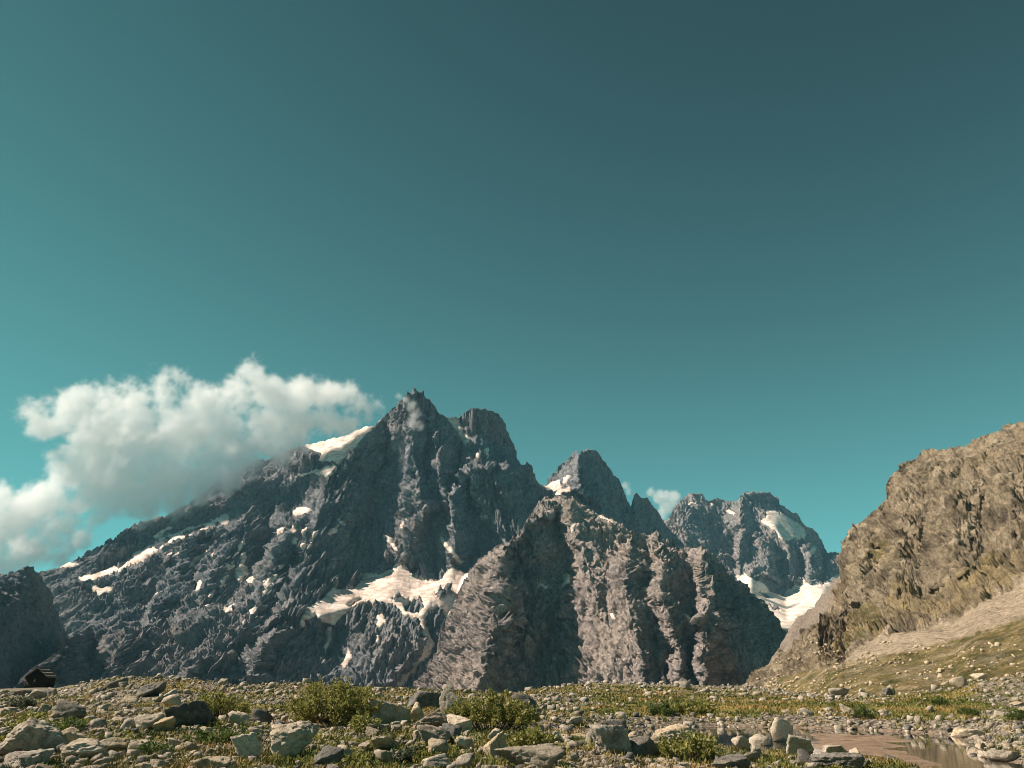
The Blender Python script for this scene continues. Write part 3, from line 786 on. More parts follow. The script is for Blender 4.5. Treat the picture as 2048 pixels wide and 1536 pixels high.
# ------------------------------------------------------------------ the plateau in front
GC = np.array([(-600, 1378, 190), (0, 1377, 190), (60, 1376, 190), (112, 1376, 185), (150, 1370, 150), (200, 1360, 100), (260, 1354, 88), (330, 1354, 85), (400, 1361, 85), (470, 1371, 85), (600, 1370, 85), (700, 1376, 90),
    (850, 1378, 95), (950, 1384, 100), (1010, 1390, 100), (1060, 1380, 100), (1130, 1370, 110), (1250, 1366, 120), (1500, 1375, 140), (1600, 1386, 125), (1700, 1394, 115), (1800, 1388, 105), (1900, 1378, 95),
    (1950, 1362, 85), (2048, 1346, 80), (2600, 1335, 80)], float)
WATER = -0.42
POND_PX = [(1286, 1464), (1330, 1456), (1450, 1454), (1600, 1457), (1720, 1461), (1850, 1469), (1925, 1477), (1950, 1489), (1918, 1500), (1930, 1513), (2000, 1524), (2100, 1532), (2250, 1545), (2250, 1585), (1980, 1565), (1870, 1534), (1765, 1515), (1650, 1509), (1560, 1502), (1450, 1492), (1340, 1483), (1290, 1474)]
POND = [G(a, b, WATER) for a, b in POND_PX]
MUD = [G(a, b, WATER) for a, b in [(1600, 1476), (1680, 1470), (1790, 1474), (1840, 1482), (1800, 1494), (1850, 1508), (1890, 1528), (1840, 1530), (1760, 1512), (1640, 1500)]]

def ground_z(x, y):
    x = np.asarray(x, float); y = np.asarray(y, float)
    yy = np.maximum(y, 1.0)
    px = 1024 + FPX * x / (yy * CS)
    dc = np.interp(px, GC[:, 0], GC[:, 2]); pc = np.interp(px, GC[:, 0], GC[:, 1])
    zc = P(px, pc, dc)[2]
    flat = 0.30 * fbm(x * 0.07, y * 0.07, 0.5, 3) + 0.10 * fbm(x * 0.5, y * 0.5, 3.5, 3) + 0.02
    flat = flat + 0.30 * sstep(0, 12, -x - 2) * sstep(40, 22, y)
    sd = polydist(x, y, POND)
    mud = polydist(x, y, MUD)
    bed = WATER - 0.10 + 0.05 * fbm(x * 0.5, y * 0.5, 9.0, 3) + 0.13 * sstep(1.6, -1.2, mud + 1.5 * noise3(x * 0.5, y * 0.5, 1.0))
    wb = 2.2 + 9.0 * sstep(37, 31, y) * sstep(1990, 1900, px)
    f2 = np.where(sd < 0, bed, bed + 0.12 * sstep(0, 0.8, sd) + (flat - bed - 0.12) * sstep(0.3, wb, sd))
    k = sstep(-1.2, 0.3, sd)
    f2 = bed * (1 - k) + f2 * k
    t = sstep(0, 1, (y - 44) / np.maximum(dc - 44, 1))
    z = f2 * (1 - t) + (zc + 0.25 * fbm(x * 0.12, y * 0.12, 4.0, 3)) * t
    over = np.maximum(0, y - dc)
    z = z - np.minimum(0.30 * over + 0.002 * over ** 2, 330 + 0 * over)
    return z

na = 380
azs = np.radians(np.concatenate([np.linspace(-75, -40, 30)[:-1], np.linspace(-40, 40, na), np.linspace(40, 75, 30)[1:]]))
rr = np.concatenate([np.geomspace(2.0, 15, 14)[:-1], np.geomspace(15, 60, 140)[:-1], np.geomspace(60, 260, 75)[:-1], np.geomspace(260, 14000, 36)])
Aa, Rr = np.meshgrid(azs, rr)
gx, gy = Rr * np.sin(Aa), Rr * np.cos(Aa)
gz = ground_z(gx, gy)

def rockiness(x, y):
    """0 turf .. 1 boulder field"""
    n = fbm(x * 0.16 + 3.0, y * 0.16, 6.0, 4, 0.55)
    px = 1024 + FPX * x / (np.maximum(y, 1) * CS)
    r = 0.48 + 0.75 * n
    r = r + 0.28 * sstep(900, 150, px)
    r = r - 0.45 * sstep(1120, 1300, px) * sstep(40, 50, y) * sstep(90, 60, y)       # turf bank behind the pond
    sd = polydist(x, y, POND)
    r = r + 0.75 * sstep(3.0, 0.6, sd) * (sd > 0) * np.maximum(sstep(27, 32, y), sstep(1850, 1900, px)) - 0.5 * sstep(3.0, 0.6, sd) * (sd > 0) * sstep(31, 27, y) * sstep(1900, 1850, px)
    r = r + 0.7 * sstep(1900, 1990, px)
    return np.where(sd < 0, 0.0, np.clip(r, 0, 1))

grock = rockiness(gx, gy)
sdp = polydist(gx, gy, POND)
wet = sstep(1.0, 0.1, sdp) * (gz < 0.2)

def mat_ground():
    t = NT('alpine_turf_and_gravel')
    rk = t.attr('rocky'); we = t.attr('wet')
    n1 = t.noise(0.35, 6, 0.65)
    n2 = t.noise(3.0, 6, 0.7)
    n3 = t.noise(16.0, 4, 0.7)
    turf = t.ramp(n1, [(0.32, (0.065, 0.072, 0.018)), (0.47, (0.14, 0.13, 0.034)), (0.58, (0.21, 0.165, 0.05)), (0.70, (0.27, 0.18, 0.06))])
    turf = t.mix(0.8, turf, t.ramp(n2, [(0.3, (0.45, 0.45, 0.45)), (0.55, (1.05, 1.05, 1.05)), (0.75, (1.5, 1.5, 1.4))]), 'MULTIPLY')
    vor = t.n('ShaderNodeTexVoronoi'); vor.inputs['Scale'].default_value = 5.5; t.l(t.tc.outputs['Object'], vor.inputs['Vector'])
    grav = t.ramp(vor.outputs['Distance'], [(0.0, (0.34, 0.295, 0.235)), (0.45, (0.22, 0.187, 0.145)), (0.75, (0.06, 0.052, 0.04))])
    grav = t.mix(0.5, grav, t.ramp(n3, [(0.3, (0.6, 0.6, 0.6)), (0.7, (1.3, 1.3, 1.3))]), 'MULTIPLY')
    fac = t.math('ADD', rk, t.math('MULTIPLY', t.math('SUBTRACT', n2, 0.5), 1.1))
    col = t.mix(t.val(fac, 0.42, 0.62), turf, grav)
    mud = t.ramp(t.noise(1.2, 6, 0.6), [(0.3, (0.16, 0.105, 0.07)), (0.55, (0.27, 0.185, 0.125)), (0.75, (0.34, 0.25, 0.18))])
    col = t.mix(we, col, mud)
    h = t.math('ADD', t.math('MULTIPLY', vor.outputs['Distance'], -0.6), n3)
    b1 = t.bump(h, 0.8, 0.06)
    b2 = t.bump(n2, 0.7, 0.18, b1)
    rough = t.val(we, 0.0, 1.0, 0.95, 0.55)
    return t.done(col, rough, b2, 0.2)

M['ground'] = mat_ground()
idx = np.arange(gx.size).reshape(gx.shape)
q = np.stack([idx[:-1, :-1], idx[:-1, 1:], idx[1:, 1:], idx[1:, :-1]], -1).reshape(-1, 4)
ground = mesh_obj('ground', np.stack([gx, gy, gz], -1).reshape(-1, 3), quads=q, mat=M['ground'], smooth=True, attrs={'rocky': grock.ravel(), 'wet': wet.ravel()})
tag(ground, kind='structure')

def ground_hit(px, py):
    ys = np.concatenate([np.arange(10, 60, 0.1), np.arange(60, 230, 0.4)])
    x, y, z = P(np.full(ys.shape, px), np.full(ys.shape, py), ys)
    g = ground_z(x, y)
    k = np.where(z <= g)[0]
    i = k[0] if len(k) else int(np.argmin(z - g))
    return float(x[i]), float(y[i]), float(g[i])

# --- pond
def mat_water():
    t = NT('shallow_pond_water')
    n = t.noise(2.2, 4, 0.5)
    b = t.bump(n, 0.10, 0.02)
    t.b.inputs['Base Color'].default_value = (0.62, 0.50, 0.34, 1)
    t.b.inputs['Transmission Weight'].default_value = 1.0
    t.b.inputs['IOR'].default_value = 1.33
    t.b.inputs['Roughness'].default_value = 0.03
    t.l(b, t.b.inputs['Normal'])
    tr = t.n('ShaderNodeBsdfTransparent'); tr.inputs[0].default_value = (0.66, 0.55, 0.38, 1)
    gl = t.n('ShaderNodeBsdfGlossy'); gl.inputs['Roughness'].default_value = 0.04; t.l(b, gl.inputs['Normal'])
    fr = t.n('ShaderNodeFresnel'); fr.inputs['IOR'].default_value = 1.33; t.l(b, fr.inputs['Normal'])
    mx = t.n('ShaderNodeMixShader'); t.l(fr.outputs[0], mx.inputs[0]); t.l(tr.outputs[0], mx.inputs[1]); t.l(gl.outputs[0], mx.inputs[2])
    t.l(mx.outputs[0], t.out.inputs[0])
    return t.m
pts = []
pc = np.array(POND)
cen = pc.mean(0)
pv = [(p[0] + 0.5 * (p[0] - cen[0]) / np.hypot(*(p - cen)), p[1] + 0.5 * (p[1] - cen[1]) / np.hypot(*(p - cen)), WATER) for p in pc]
pm = bpy.data.meshes.new('pond')
pm.from_pydata(pv, [], [tuple(range(len(pv)))])
pm.materials.append(mat_water())
pond = bpy.data.objects.new('pond', pm); C.objects.link(pond); tag(pond, kind='structure')

# ------------------------------------------------------------------ stones
def ico(sub):
    import bmesh
    bm = bmesh.new(); bmesh.ops.create_icosphere(bm, subdivisions=sub, radius=1.0)
    co = np.array([v.co[:] for v in bm.verts]); fa = np.array([[v.index for v in f.verts] for f in bm.faces])
    bm.free(); return co / np.linalg.norm(co, axis=1)[:, None], fa
ICO = {k: ico(k) for k in (1, 2, 3, 4, 5)}

def stone(seed, sub, cuts=9, soft=0.02, rough=0.04, flat=0.0):
    """an angular block: the unit sphere cut by random planes, edges a little worn, faces pitted"""
    rg = np.random.default_rng(seed)
    d, f = ICO[sub]
    n = rg.normal(size=(cuts, 3)); n /= np.linalg.norm(n, axis=1)[:, None]
    n[:6] = 0.55 * n[:6] + np.array([(1, 0, 0), (-1, 0, 0), (0, 1, 0), (0, -1, 0), (0, 0, 1), (0, 0, -1)])[:min(6, cuts)]
    n /= np.linalg.norm(n, axis=1)[:, None]
    h = rg.uniform(0.42, 0.85, cuts)
    if flat:
        n = np.vstack([n, [[0.15 * rg.normal(), 0.15 * rg.normal(), 1], [0, 0, -1]]]); n /= np.linalg.norm(n, axis=1)[:, None]
        h = np.append(h, [flat, 0.8])
    dot = d @ n.T
    r = np.where(dot > 0.08, h[None] / np.maximum(dot, 0.08), 9.0)
    k = 1.0 / soft
    rad = -np.log(np.exp(-k * np.minimum(r, 1.9)).sum(1) + np.exp(-k * 1.7)) / k
    if sub >= 3:
        q = d * rad[:, None]
        o = seed * 1.37 % 50
        rad = rad + rough * (0.9 * facet(q[:, 0] * 2.4 + o, q[:, 1] * 2.4, q[:, 2] * 3.4) + 0.6 * facet(q[:, 0] * 6 + o, q[:, 1] * 6, q[:, 2] * 8) + 0.5 * fbm(q[:, 0] * 5 + o, q[:, 1] * 5, q[:, 2] * 7, 3))
    else:
        rad = rad * rg.uniform(0.94, 1.06, len(rad))
    co = d * rad[:, None]
    co /= np.array([np.ptp(co[:, 0]), np.ptp(co[:, 1]), np.ptp(co[:, 2])])      # unit box
    co[:, 2] -= co[:, 2].min()
    co[:, :2] -= (co[:, :2].max(0) + co[:, :2].min(0)) / 2
    return co, f

def mat_stone(name, a, b, c, tint=None):
    t = NT(name)
    oi = t.n('ShaderNodeObjectInfo')
    add = t.n('ShaderNodeVectorMath', operation='ADD'); t.l(t.tc.outputs['Object'], add.inputs[0])
    sc = t.n('ShaderNodeVectorMath', operation='SCALE'); t.l(oi.outputs['Location'], sc.inputs[0]); sc.inputs['Scale'].default_value = 1.7
    t.l(sc.outputs[0], add.inputs[1])
    v = add.outputs[0]
    n1 = t.noise(2.2, 7, 0.65, v, 0.7); n2 = t.noise(14, 6, 0.7, v); n3 = t.noise(0.9, 4, 0.6, v)
    col = t.ramp(n1, [(0.30, a), (0.5, b), (0.70, c)])
    col = t.mix(t.val(n3, 0.56, 0.68), col, (0.36, 0.29, 0.17))
    col = t.mix(0.65, col, t.ramp(n2, [(0.32, (0.42, 0.42, 0.42)), (0.5, (1, 1, 1)), (0.70, (1.3, 1.3, 1.27))]), 'MULTIPLY')
    sh = t.attr('shade')
    col = t.mix(1.0, col, t.ramp(oi.outputs['Random'], [(0, (0.75, 0.76, 0.78)), (0.5, (1.0, 0.98, 0.95)), (1, (1.22, 1.15, 1.05))]), 'MULTIPLY')
    b1 = t.bump(n1, 0.9, 0.16); b2 = t.bump(n2, 0.9, 0.05, b1)
    return t.done(col, 0.9, b2, 0.22)
M['stone'] = mat_stone('weathered_granite', (0.21, 0.182, 0.15), (0.42, 0.365, 0.30), (0.55, 0.485, 0.41))
M['stone_dark'] = mat_stone('dark_schist_stone', (0.085, 0.083, 0.08), (0.155, 0.148, 0.14), (0.24, 0.225, 0.205))
M['stone_tan'] = mat_stone('tan_lichen_stone', (0.22, 0.185, 0.14), (0.37, 0.31, 0.235), (0.47, 0.41, 0.32))

def scale_at(y):
    return y / (FPX * 0.955)                      # metres per photograph pixel at distance y

BOULDERS = [   # px, base py, width px, height px, depth ratio, yaw, tilt, material, flat top, label
 (50, 1519, 122, 62, 0.75, 0.2, 0.0, 0, 0, 'largest rounded grey boulder at the lower left corner'),
 (30, 1545, 84, 32, 0.8, 0.5, 0.0, 0, 0.6, 'low pale slab under the big lower left boulder'),
 (127, 1446, 62, 36, 0.8, 0.9, 0.0, 1, 0, 'dark domed boulder among leaves above the big left boulder'),
 (143, 1500, 48, 33, 0.8, 1.3, 0.1, 2, 0, 'boulder with a yellow facet right of the big left boulder'),
 (155, 1525, 76, 32, 0.8, 0.1, 0.0, 0, 0.6, 'flat-topped block below the yellow-faced boulder'),
 (221, 1509, 48, 24, 0.9, 2.0, 0.0, 0, 0, 'smooth pale oval boulder near the lower left corner'),
 (372, 1458, 82, 40, 0.9, 0.3, 0.15, 1, 0.55, 'overhanging boulder with dark hollow below the leafy willow on the left'),
 (485, 1520, 54, 40, 0.9, 1.1, 0.0, 0, 0, 'upright rough boulder left of the grey pyramid boulder'),
 (583, 1522, 84, 54, 0.85, 2.3, 0.1, 0, 0, 'big grey pyramid-shaped boulder in the lower left half'),
 (650, 1540, 54, 34, 0.9, 0.6, 0.0, 1, 0, 'dark mossy boulder right of the grey pyramid boulder'),
 (417, 1545, 62, 22, 0.9, 0.2, 0.0, 0, 0.6, 'pale low stone cut by the bottom edge left of the pyramid boulder'),
 (297, 1396, 46, 22, 0.9, 0.8, 0.1, 1, 0, 'dark boulder on the rubble crest above the leafy willow'),
 (255, 1409, 32, 12, 0.9, 0.5, 0.0, 2, 0.5, 'small tan slab on the rubble crest right of the hut'),
 (231, 1379, 34, 17, 0.9, 1.2, 0.0, 1, 0, 'dark hump on the skyline right of the hut'),
 (343, 1414, 30, 20, 0.9, 1.9, 0.2, 0, 0, 'pale tilted stone on the rubble crest beside the leafy willow'),
 (615, 1434, 30, 25, 0.9, 0.4, 0.0, 1, 0, 'dark stone in front of the biggest willow bush'),
 (475, 1455, 36, 26, 0.9, 0.9, 0.1, 0, 0, 'left of two grey blocks between the two left willows'),
 (515, 1452, 36, 26, 0.9, 1.7, 0.0, 1, 0, 'right of two grey blocks between the two left willows'),
 (80, 1432, 26, 18, 0.9, 0.1, 0.0, 0, 0, 'small grey stone left of the dark domed boulder'),
 (66, 1401, 32, 15, 0.9, 0.6, 0.1, 0, 0, 'pale cracked stone below the hut'),
 (99, 1397, 22, 16, 0.9, 0.2, 0.0, 1, 0, 'small dark stone below the right side of the hut'),
 (37, 1395, 28, 10, 0.9, 0.2, 0.0, 1, 0.5, 'dark flat stone below the left side of the hut'),
 (285, 1464, 46, 26, 0.9, 1.0, 0.0, 0, 0, 'pale stone left of the overhanging boulder'),
 (322, 1466, 42, 24, 0.9, 2.2, 0.0, 2, 0, 'tan stone touching the overhanging boulder on its left'),
 (253, 1462, 30, 17, 0.9, 0.4, 0.0, 0, 0, 'small grey stone two places left of the overhanging boulder'),
 (408, 1476, 28, 15, 0.9, 1.4, 0.0, 2, 0, 'small tan stone below the overhanging boulder'),
 (268, 1513, 34, 22, 0.9, 0.4, 0.0, 0, 0, 'grey stone beside the small bright green plant'),
 (507, 1480, 26, 17, 0.9, 0.8, 0.0, 0, 0, 'small rounded stone above the upright rough boulder'),
 (785, 1452, 78, 56, 0.8, 0.35, 0.30, 0, 0, 'large leaning grey striped slab left of the middle willow'),
 (845, 1420, 62, 28, 0.9, 0.1, 0.0, 1, 0.5, 'flat dark-edged slab resting behind the leaning striped slab'),
 (834, 1446, 30, 31, 0.9, 1.1, 0.0, 0, 0, 'wedge stone right of the leaning striped slab'),
 (858, 1462, 80, 28, 0.9, 0.0, 0.0, 2, 0, 'long tan boulder below the leaning striped slab'),
 (900, 1434, 42, 46, 0.8, 0.2, 0.0, 0, 0, 'tall pale stone half hidden left of the middle willow'),
 (1063, 1434, 50, 44, 0.8, 0.6, 0.2, 1, 0, 'dark stone half hidden right of the middle willow'),
 (918, 1470, 46, 30, 0.9, 0.9, 0.0, 0, 0, 'grey stone at the lower left foot of the middle willow'),
 (865, 1495, 62, 33, 0.9, 0.1, 0.0, 2, 0, 'fractured tan block below the long tan boulder'),
 (905, 1482, 40, 29, 0.9, 1.3, 0.2, 1, 0, 'dark stone wedged right of the fractured tan block'),
 (877, 1515, 40, 27, 0.9, 0.3, 0.0, 0, 0, 'rounded grey stone below the fractured tan block'),
 (770, 1505, 50, 22, 0.9, 0.1, 0.1, 2, 0, 'tan wedge stone left of the fractured tan block'),
 (734, 1468, 40, 15, 0.9, 0.0, 0.1, 0, 0.5, 'thin white slab left of the leaning striped slab'),
 (1222, 1509, 80, 44, 0.8, 0.25, 0.0, 0, 0.5, 'big angular block with sunlit flat top and black front'),
 (1284, 1517, 68, 30, 0.8, 0.1, 0.05, 1, 0.5, 'flat grey slab right of the angular flat-topped block'),
 (1350, 1504, 82, 42, 0.8, 1.8, 0.0, 2, 0, 'large reddish tan boulder at the near end of the pond'),
 (995, 1521, 46, 44, 0.8, 0.4, 0.0, 2, 0, 'tall tan stone left of the round low willow'),
 (988, 1485, 28, 20, 0.9, 0.7, 0.0, 0, 0, 'small stone behind the tall tan stone'),
 (1062, 1547, 124, 40, 0.7, 0.05, 0.05, 2, 0.55, 'broad pale slab cut by the bottom edge in the middle'),
 (867, 1545, 56, 25, 0.8, 0.5, 0.0, 0, 0, 'pale stone cut by the bottom edge left of the broad slab'),
 (925, 1542, 34, 24, 0.9, 1.5, 0.0, 0, 0, 'small stone at the bottom edge next to the broad slab'),
 (765, 1535, 32, 24, 0.9, 0.5, 0.0, 0, 0, 'grey stone near the bottom edge right of the mossy boulder'),
 (685, 1522, 36, 21, 0.9, 0.2, 0.0, 0, 0, 'small grey stone above the mossy boulder'),
 (925, 1505, 32, 23, 0.9, 2.5, 0.0, 0, 0, 'grey stone between the fractured block and the tall tan stone'),
 (1186, 1492, 24, 23, 0.9, 0.9, 0.0, 0, 0, 'small stone leaning on the left of the angular flat-topped block'),
 (1152, 1454, 24, 14, 0.9, 0.9, 0.0, 0, 0, 'small grey stone on the gravel right of the middle willow'),
 (1234, 1463, 36, 17, 0.9, 0.1, 0.0, 1, 0.5, 'dark flat stone on the gravel before the pond'),
 (1058, 1518, 30, 17, 0.9, 0.4, 0.0, 2, 0, 'small tan stone under the round low willow'),
 (1110, 1486, 20, 16, 0.9, 0.4, 0.0, 0, 0, 'small pale stone right of the round low willow'),
 (1567, 1491, 54, 42, 0.8, 0.3, 0.0, 0, 0.8, 'upright squared block standing at the edge of the pond'),
 (1605, 1521, 50, 38, 0.85, 1.2, 0.0, 0, 0, 'rounded grey boulder below the upright pond block'),
 (1617, 1535, 34, 26, 0.9, 2.0, 0.0, 1, 0, 'dark stone in the shade of the rounded pond boulder'),
 (1485, 1507, 30, 26, 0.9, 0.5, 0.0, 0, 0, 'round pale stone left of the upright pond block'),
 (1526, 1500, 38, 22, 0.9, 1.5, 0.1, 0, 0, 'pale stone touching the upright pond block on its left'),
 (1516, 1517, 22, 18, 0.9, 0.2, 0.0, 0, 0, 'small pointed stone below the pale stone near the pond block'),
 (1466, 1546, 76, 24, 0.8, 0.0, 0.0, 1, 0, 'dark rounded stone cut by the bottom edge below the pond'),
 (1503, 1530, 40, 18, 0.9, 0.6, 0.0, 2, 0, 'brown stone above the dark bottom-edge stone'),
 (1680, 1520, 50, 20, 0.9, 0.1, 0.1, 0, 0, 'white stone on the near shore of the pond'),
 (1683, 1542, 86, 24, 0.8, 0.0, 0.0, 1, 0.5, 'long dark slab at the bottom edge on the near pond shore'),
 (1722, 1532, 26, 26, 0.9, 0.7, 0.0, 0, 0, 'upright pale stone right of the long dark slab'),
 (1784, 1393, 18, 17, 0.9, 0.2, 0.0, 2, 0, 'yellow round boulder on the far bank under the hillside'),
 (1778, 1380, 17, 13, 0.9, 0.2, 0.0, 1, 0, 'small dark boulder just behind the yellow round boulder'),
 (1684, 1397, 36, 16, 0.9, 0.2, 0.1, 0, 0, 'pale boulder left of the yellow round boulder'),
 (1726, 1398, 17, 15, 0.9, 0.8, 0.0, 0, 0, 'grey stone between the pale and the yellow far boulders'),
 (1924, 1379, 26, 19, 0.9, 0.3, 0.0, 2, 0, 'yellowish boulder high on the right bank'),
 (1962, 1353, 22, 12, 0.9, 0.3, 0.0, 0, 0, 'pale boulder at the top of the right bank'),
 (2012, 1528, 66, 18, 0.8, 0.1, 0.0, 0, 0.4, 'flat white slab on the right shore of the pond'),
 (1945, 1478, 52, 13, 0.8, 0.0, 0.0, 0, 0.4, 'thin grey slab at the right end of the pond'),
]
MATS = [M['stone'], M['stone_dark'], M['stone_tan']]
placed = []                                        # x, y, radius of every stone and bush set by hand
for i, (bpx, bpy_, bw, bh, dr, yaw, tilt, mi, flat, lab) in enumerate(BOULDERS):
    x, y, z = ground_hit(bpx, bpy_ - 3)
    k = scale_at(y)
    W_, H_ = bw * k, bh * k
    co, fa = stone(100 + i * 7, 5 if bw > 70 else 4 if bw > 40 else 3, 11 if bw > 60 else 9, 0.022, 0.06, flat)
    co = co * np.array([W_, W_ * dr, H_ * 1.24])
    if tilt:
        c_, s_ = math.cos(tilt), math.sin(tilt)
        co = np.stack([co[:, 0] * c_ - co[:, 2] * s_, co[:, 1], co[:, 0] * s_ + co[:, 2] * c_], -1)
        co[:, 2] -= co[:, 2].min()
    o = mesh_obj('boulder', co, tris=fa, mat=MATS[mi])
    o.location = (x, y + W_ * dr * 0.35, z - H_ * 0.22)
    o.rotation_euler = (0, 0, 0.35 * math.sin(yaw * 3))
    tag(o, lab, 'boulder')
    placed.append((x, y + W_ * dr * 0.35, max(W_, W_ * dr) * 0.5))

# bushes are listed here so that stones keep clear of them
BUSHES = [   # px, base py, width px, height px, leaf density, kind, label
 (655, 1456, 165, 102, 1.0, 0, 'biggest willow bush, rounded and yellow-green, left of the picture centre'),
 (722, 1468, 60, 40, 0.8, 0, 'low willow shoots at the right foot of the biggest willow bush'),
 (420, 1441, 128, 60, 0.65, 0, 'loose leafy willow with bare stems above the overhanging boulder'),
 (978, 1466, 170, 84, 0.9, 0, 'broad fan-shaped willow in the middle with pale stones at both sides'),
 (1063, 1505, 82, 52, 0.75, 0, 'round low willow below the fan-shaped middle willow'),
 (1393, 1528, 112, 64, 0.7, 0, 'willow bush growing over the reddish tan boulder near the pond'),
 (300, 1516, 52, 30, 0.9, 1, 'small bright green leafy plant near the bottom left'),
 (430, 1494, 132, 30, 0.8, 1, 'long low mat of dark green leaves left of the grey pyramid boulder'),
 (48, 1466, 66, 38, 0.7, 0, 'low yellow-green bush above the largest left boulder'),
 (125, 1468, 62, 30, 0.6, 1, 'green leaves growing around the dark domed boulder'),
 (36, 1421, 46, 28, 0.8, 2, 'silvery dark bush at the left edge below the hut'),
 (1385, 1434, 84, 34, 0.8, 0, 'olive bush on the turf bank left behind the pond'),
 (1327, 1434, 52, 28, 0.8, 1, 'dark low bush beside the olive bush behind the pond'),
 (1733, 1440, 46, 26, 0.7, 1, 'dark green bush on the turf bank above the pond middle'),
 (1945, 1436, 38, 20, 0.7, 1, 'small dark green bush at the right end of the turf bank'),
 (1885, 1414, 26, 18, 0.7, 1, 'tiny green bush in the rubble of the right bank'),
 (800, 1534, 44, 40, 0.6, 2, 'dark spiky tuft plant at the bottom edge left of centre'),
 (2046, 1446, 36, 30, 0.7, 1, 'dark bush cut by the right edge of the picture'),
]
for b in BUSHES:
    x, y, z = ground_hit(b[0], b[1] - 2)
    placed.append((x, y, 0.40 * b[2] * scale_at(y)))

# --- loose stones: the largest are things of their own, the small rubble is one mass
def scatter(n, lo, hi, amp, rmin=0.0):
    r = lo * (hi / lo) ** RNG.random(n)
    a = np.radians(RNG.uniform(-37, 37, n))
    x, y = r * np.sin(a), r * np.cos(a)
    k = RNG.random(n) < np.clip(rockiness(x, y) * 1.2 - 0.06, 0.08, 1.0)
    return x[k], y[k]
sx, sy = scatter(72000, 14.5, 150, 1)
ss = 0.10 * np.exp(RNG.normal(-0.35, 0.74, len(sx))) * (0.60 + 0.011 * sy)
ss = np.minimum(np.clip(ss, 0.05, 1.4), 0.08 + 0.018 * sy)
pl = np.array(placed)
ok = np.ones(len(sx), bool)
for (bx, by, br) in pl:
    ok &= np.hypot(sx - bx, sy - by) > br * 0.85 + ss * 0.35
dcs = np.interp(1024 + FPX * sx / (sy * CS), GC[:, 0], GC[:, 2])
ok &= (sy < dcs + 4)
sdr = polydist(sx, sy, POND)
ok &= sdr > 0.1
sx, sy, ss = sx[ok], sy[ok], ss[ok]
sz = ground_z(sx, sy)
app = ss / sy
order = np.argsort(-app)
BIG = 220
protos = []
for i in range(14):
    co, fa = stone(900 + i, 3, 7, 0.010, 0.05, 0.55 if i % 3 == 0 else 0)
    me = bpy.data.meshes.new('rock')
    me.from_pydata((co * np.array([1, 0.85, 0.72])).tolist(), [], fa.tolist())
    me.materials.append(MATS[(0, 0, 2, 0, 1, 0, 2)[i % 7]])
    protos.append(me)
LANDMARKS = [(50, 1490, 'the largest lower left boulder'), (127, 1428, 'the dark domed boulder'), (221, 1497, 'the smooth oval boulder'), (372, 1440, 'the overhanging boulder'), (485, 1500, 'the upright rough boulder'),
    (583, 1497, 'the grey pyramid boulder'), (650, 1523, 'the dark mossy boulder'), (297, 1385, 'the dark crest boulder'), (80, 1355, 'the hut'), (655, 1405, 'the biggest willow bush'), (420, 1410, 'the loose leafy willow'),
    (785, 1425, 'the leaning striped slab'), (858, 1448, 'the long tan boulder'), (865, 1478, 'the fractured tan block'), (978, 1425, 'the fan-shaped willow'), (995, 1500, 'the tall tan stone'), (1063, 1480, 'the round low willow'),
    (1062, 1527, 'the broad bottom slab'), (1222, 1488, 'the angular flat-topped block'), (1350, 1483, 'the reddish tan boulder'), (1567, 1470, 'the upright pond block'), (1605, 1502, 'the rounded pond boulder'), (1683, 1530, 'the long dark slab'),
    (1784, 1385, 'the yellow far boulder'), (1924, 1370, 'the yellowish high boulder'), (2012, 1520, 'the flat white slab'), (1945, 1472, 'the thin pond-end slab'), (1385, 1418, 'the olive bush'), (1733, 1428, 'the mid-bank green bush'), (155, 1510, 'the low flat-topped block'), (300, 1500, 'the bright green plant')]
ORD = ['nearest', 'second', 'third', 'fourth', 'fifth', 'sixth', 'seventh', 'eighth', 'ninth', 'tenth', 'eleventh', 'twelfth', 'thirteenth', 'fourteenth', 'fifteenth', 'sixteenth', 'seventeenth', 'eighteenth', 'nineteenth', 'twentieth'] + ['twenty-' + w_ for w_ in ('first', 'second', 'third', 'fourth', 'fifth', 'sixth', 'seventh', 'eighth', 'ninth')] + ['thirtieth'] + ['thirty-' + w_ for w_ in ('first', 'second', 'third', 'fourth', 'fifth', 'sixth', 'seventh', 'eighth', 'ninth')] + ['fortieth']
def to_px(x, y, z):
    c = y * CS + (z - CAMZ) * SN
    return CX + FPX * x / c, CY - FPX * (-y * SN + (z - CAMZ) * CS) / c
big_px, big_py = to_px(sx[order[:BIG]], sy[order[:BIG]], sz[order[:BIG]])
slots = {}
for q_, (ax, ay) in enumerate(zip(big_px, big_py)):
    dd = [(math.hypot(ax - l[0], 1.6 * (ay - l[1])), li) for li, l in enumerate(LANDMARKS)]
    d0, li = min(dd)
    dx, dy = ax - LANDMARKS[li][0], 1.6 * (ay - LANDMARKS[li][1])
    side = ('right of' if dx > 0 else 'left of') if abs(dx) > abs(dy) else ('below' if dy > 0 else 'above')
    slots.setdefault((li, side), []).append((d0, q_))
rock_label = {}
for (li, side), v_ in slots.items():
    for rk_, (d0, q_) in enumerate(sorted(v_)):
        rock_label[q_] = '%s larger rock %s %s' % (ORD[min(rk_, 39)], side, LANDMARKS[li][2])
for q_, j in enumerate(order[:BIG]):
    o = bpy.data.objects.new('rock', protos[int(RNG.integers(len(protos)))])
    C.objects.link(o)
    s_ = float(ss[j])
    o.scale = (s_ * RNG.uniform(0.9, 1.3), s_ * RNG.uniform(0.8, 1.2), s_ * RNG.uniform(0.65, 1.05))
    o.location = (sx[j], sy[j], sz[j] - 0.20 * s_)
    o.rotation_euler = (RNG.uniform(-0.25, 0.25), RNG.uniform(-0.25, 0.25), RNG.uniform(0, 6.28))
    tag(o, rock_label[q_], 'rock', 'larger loose rocks on the plateau')

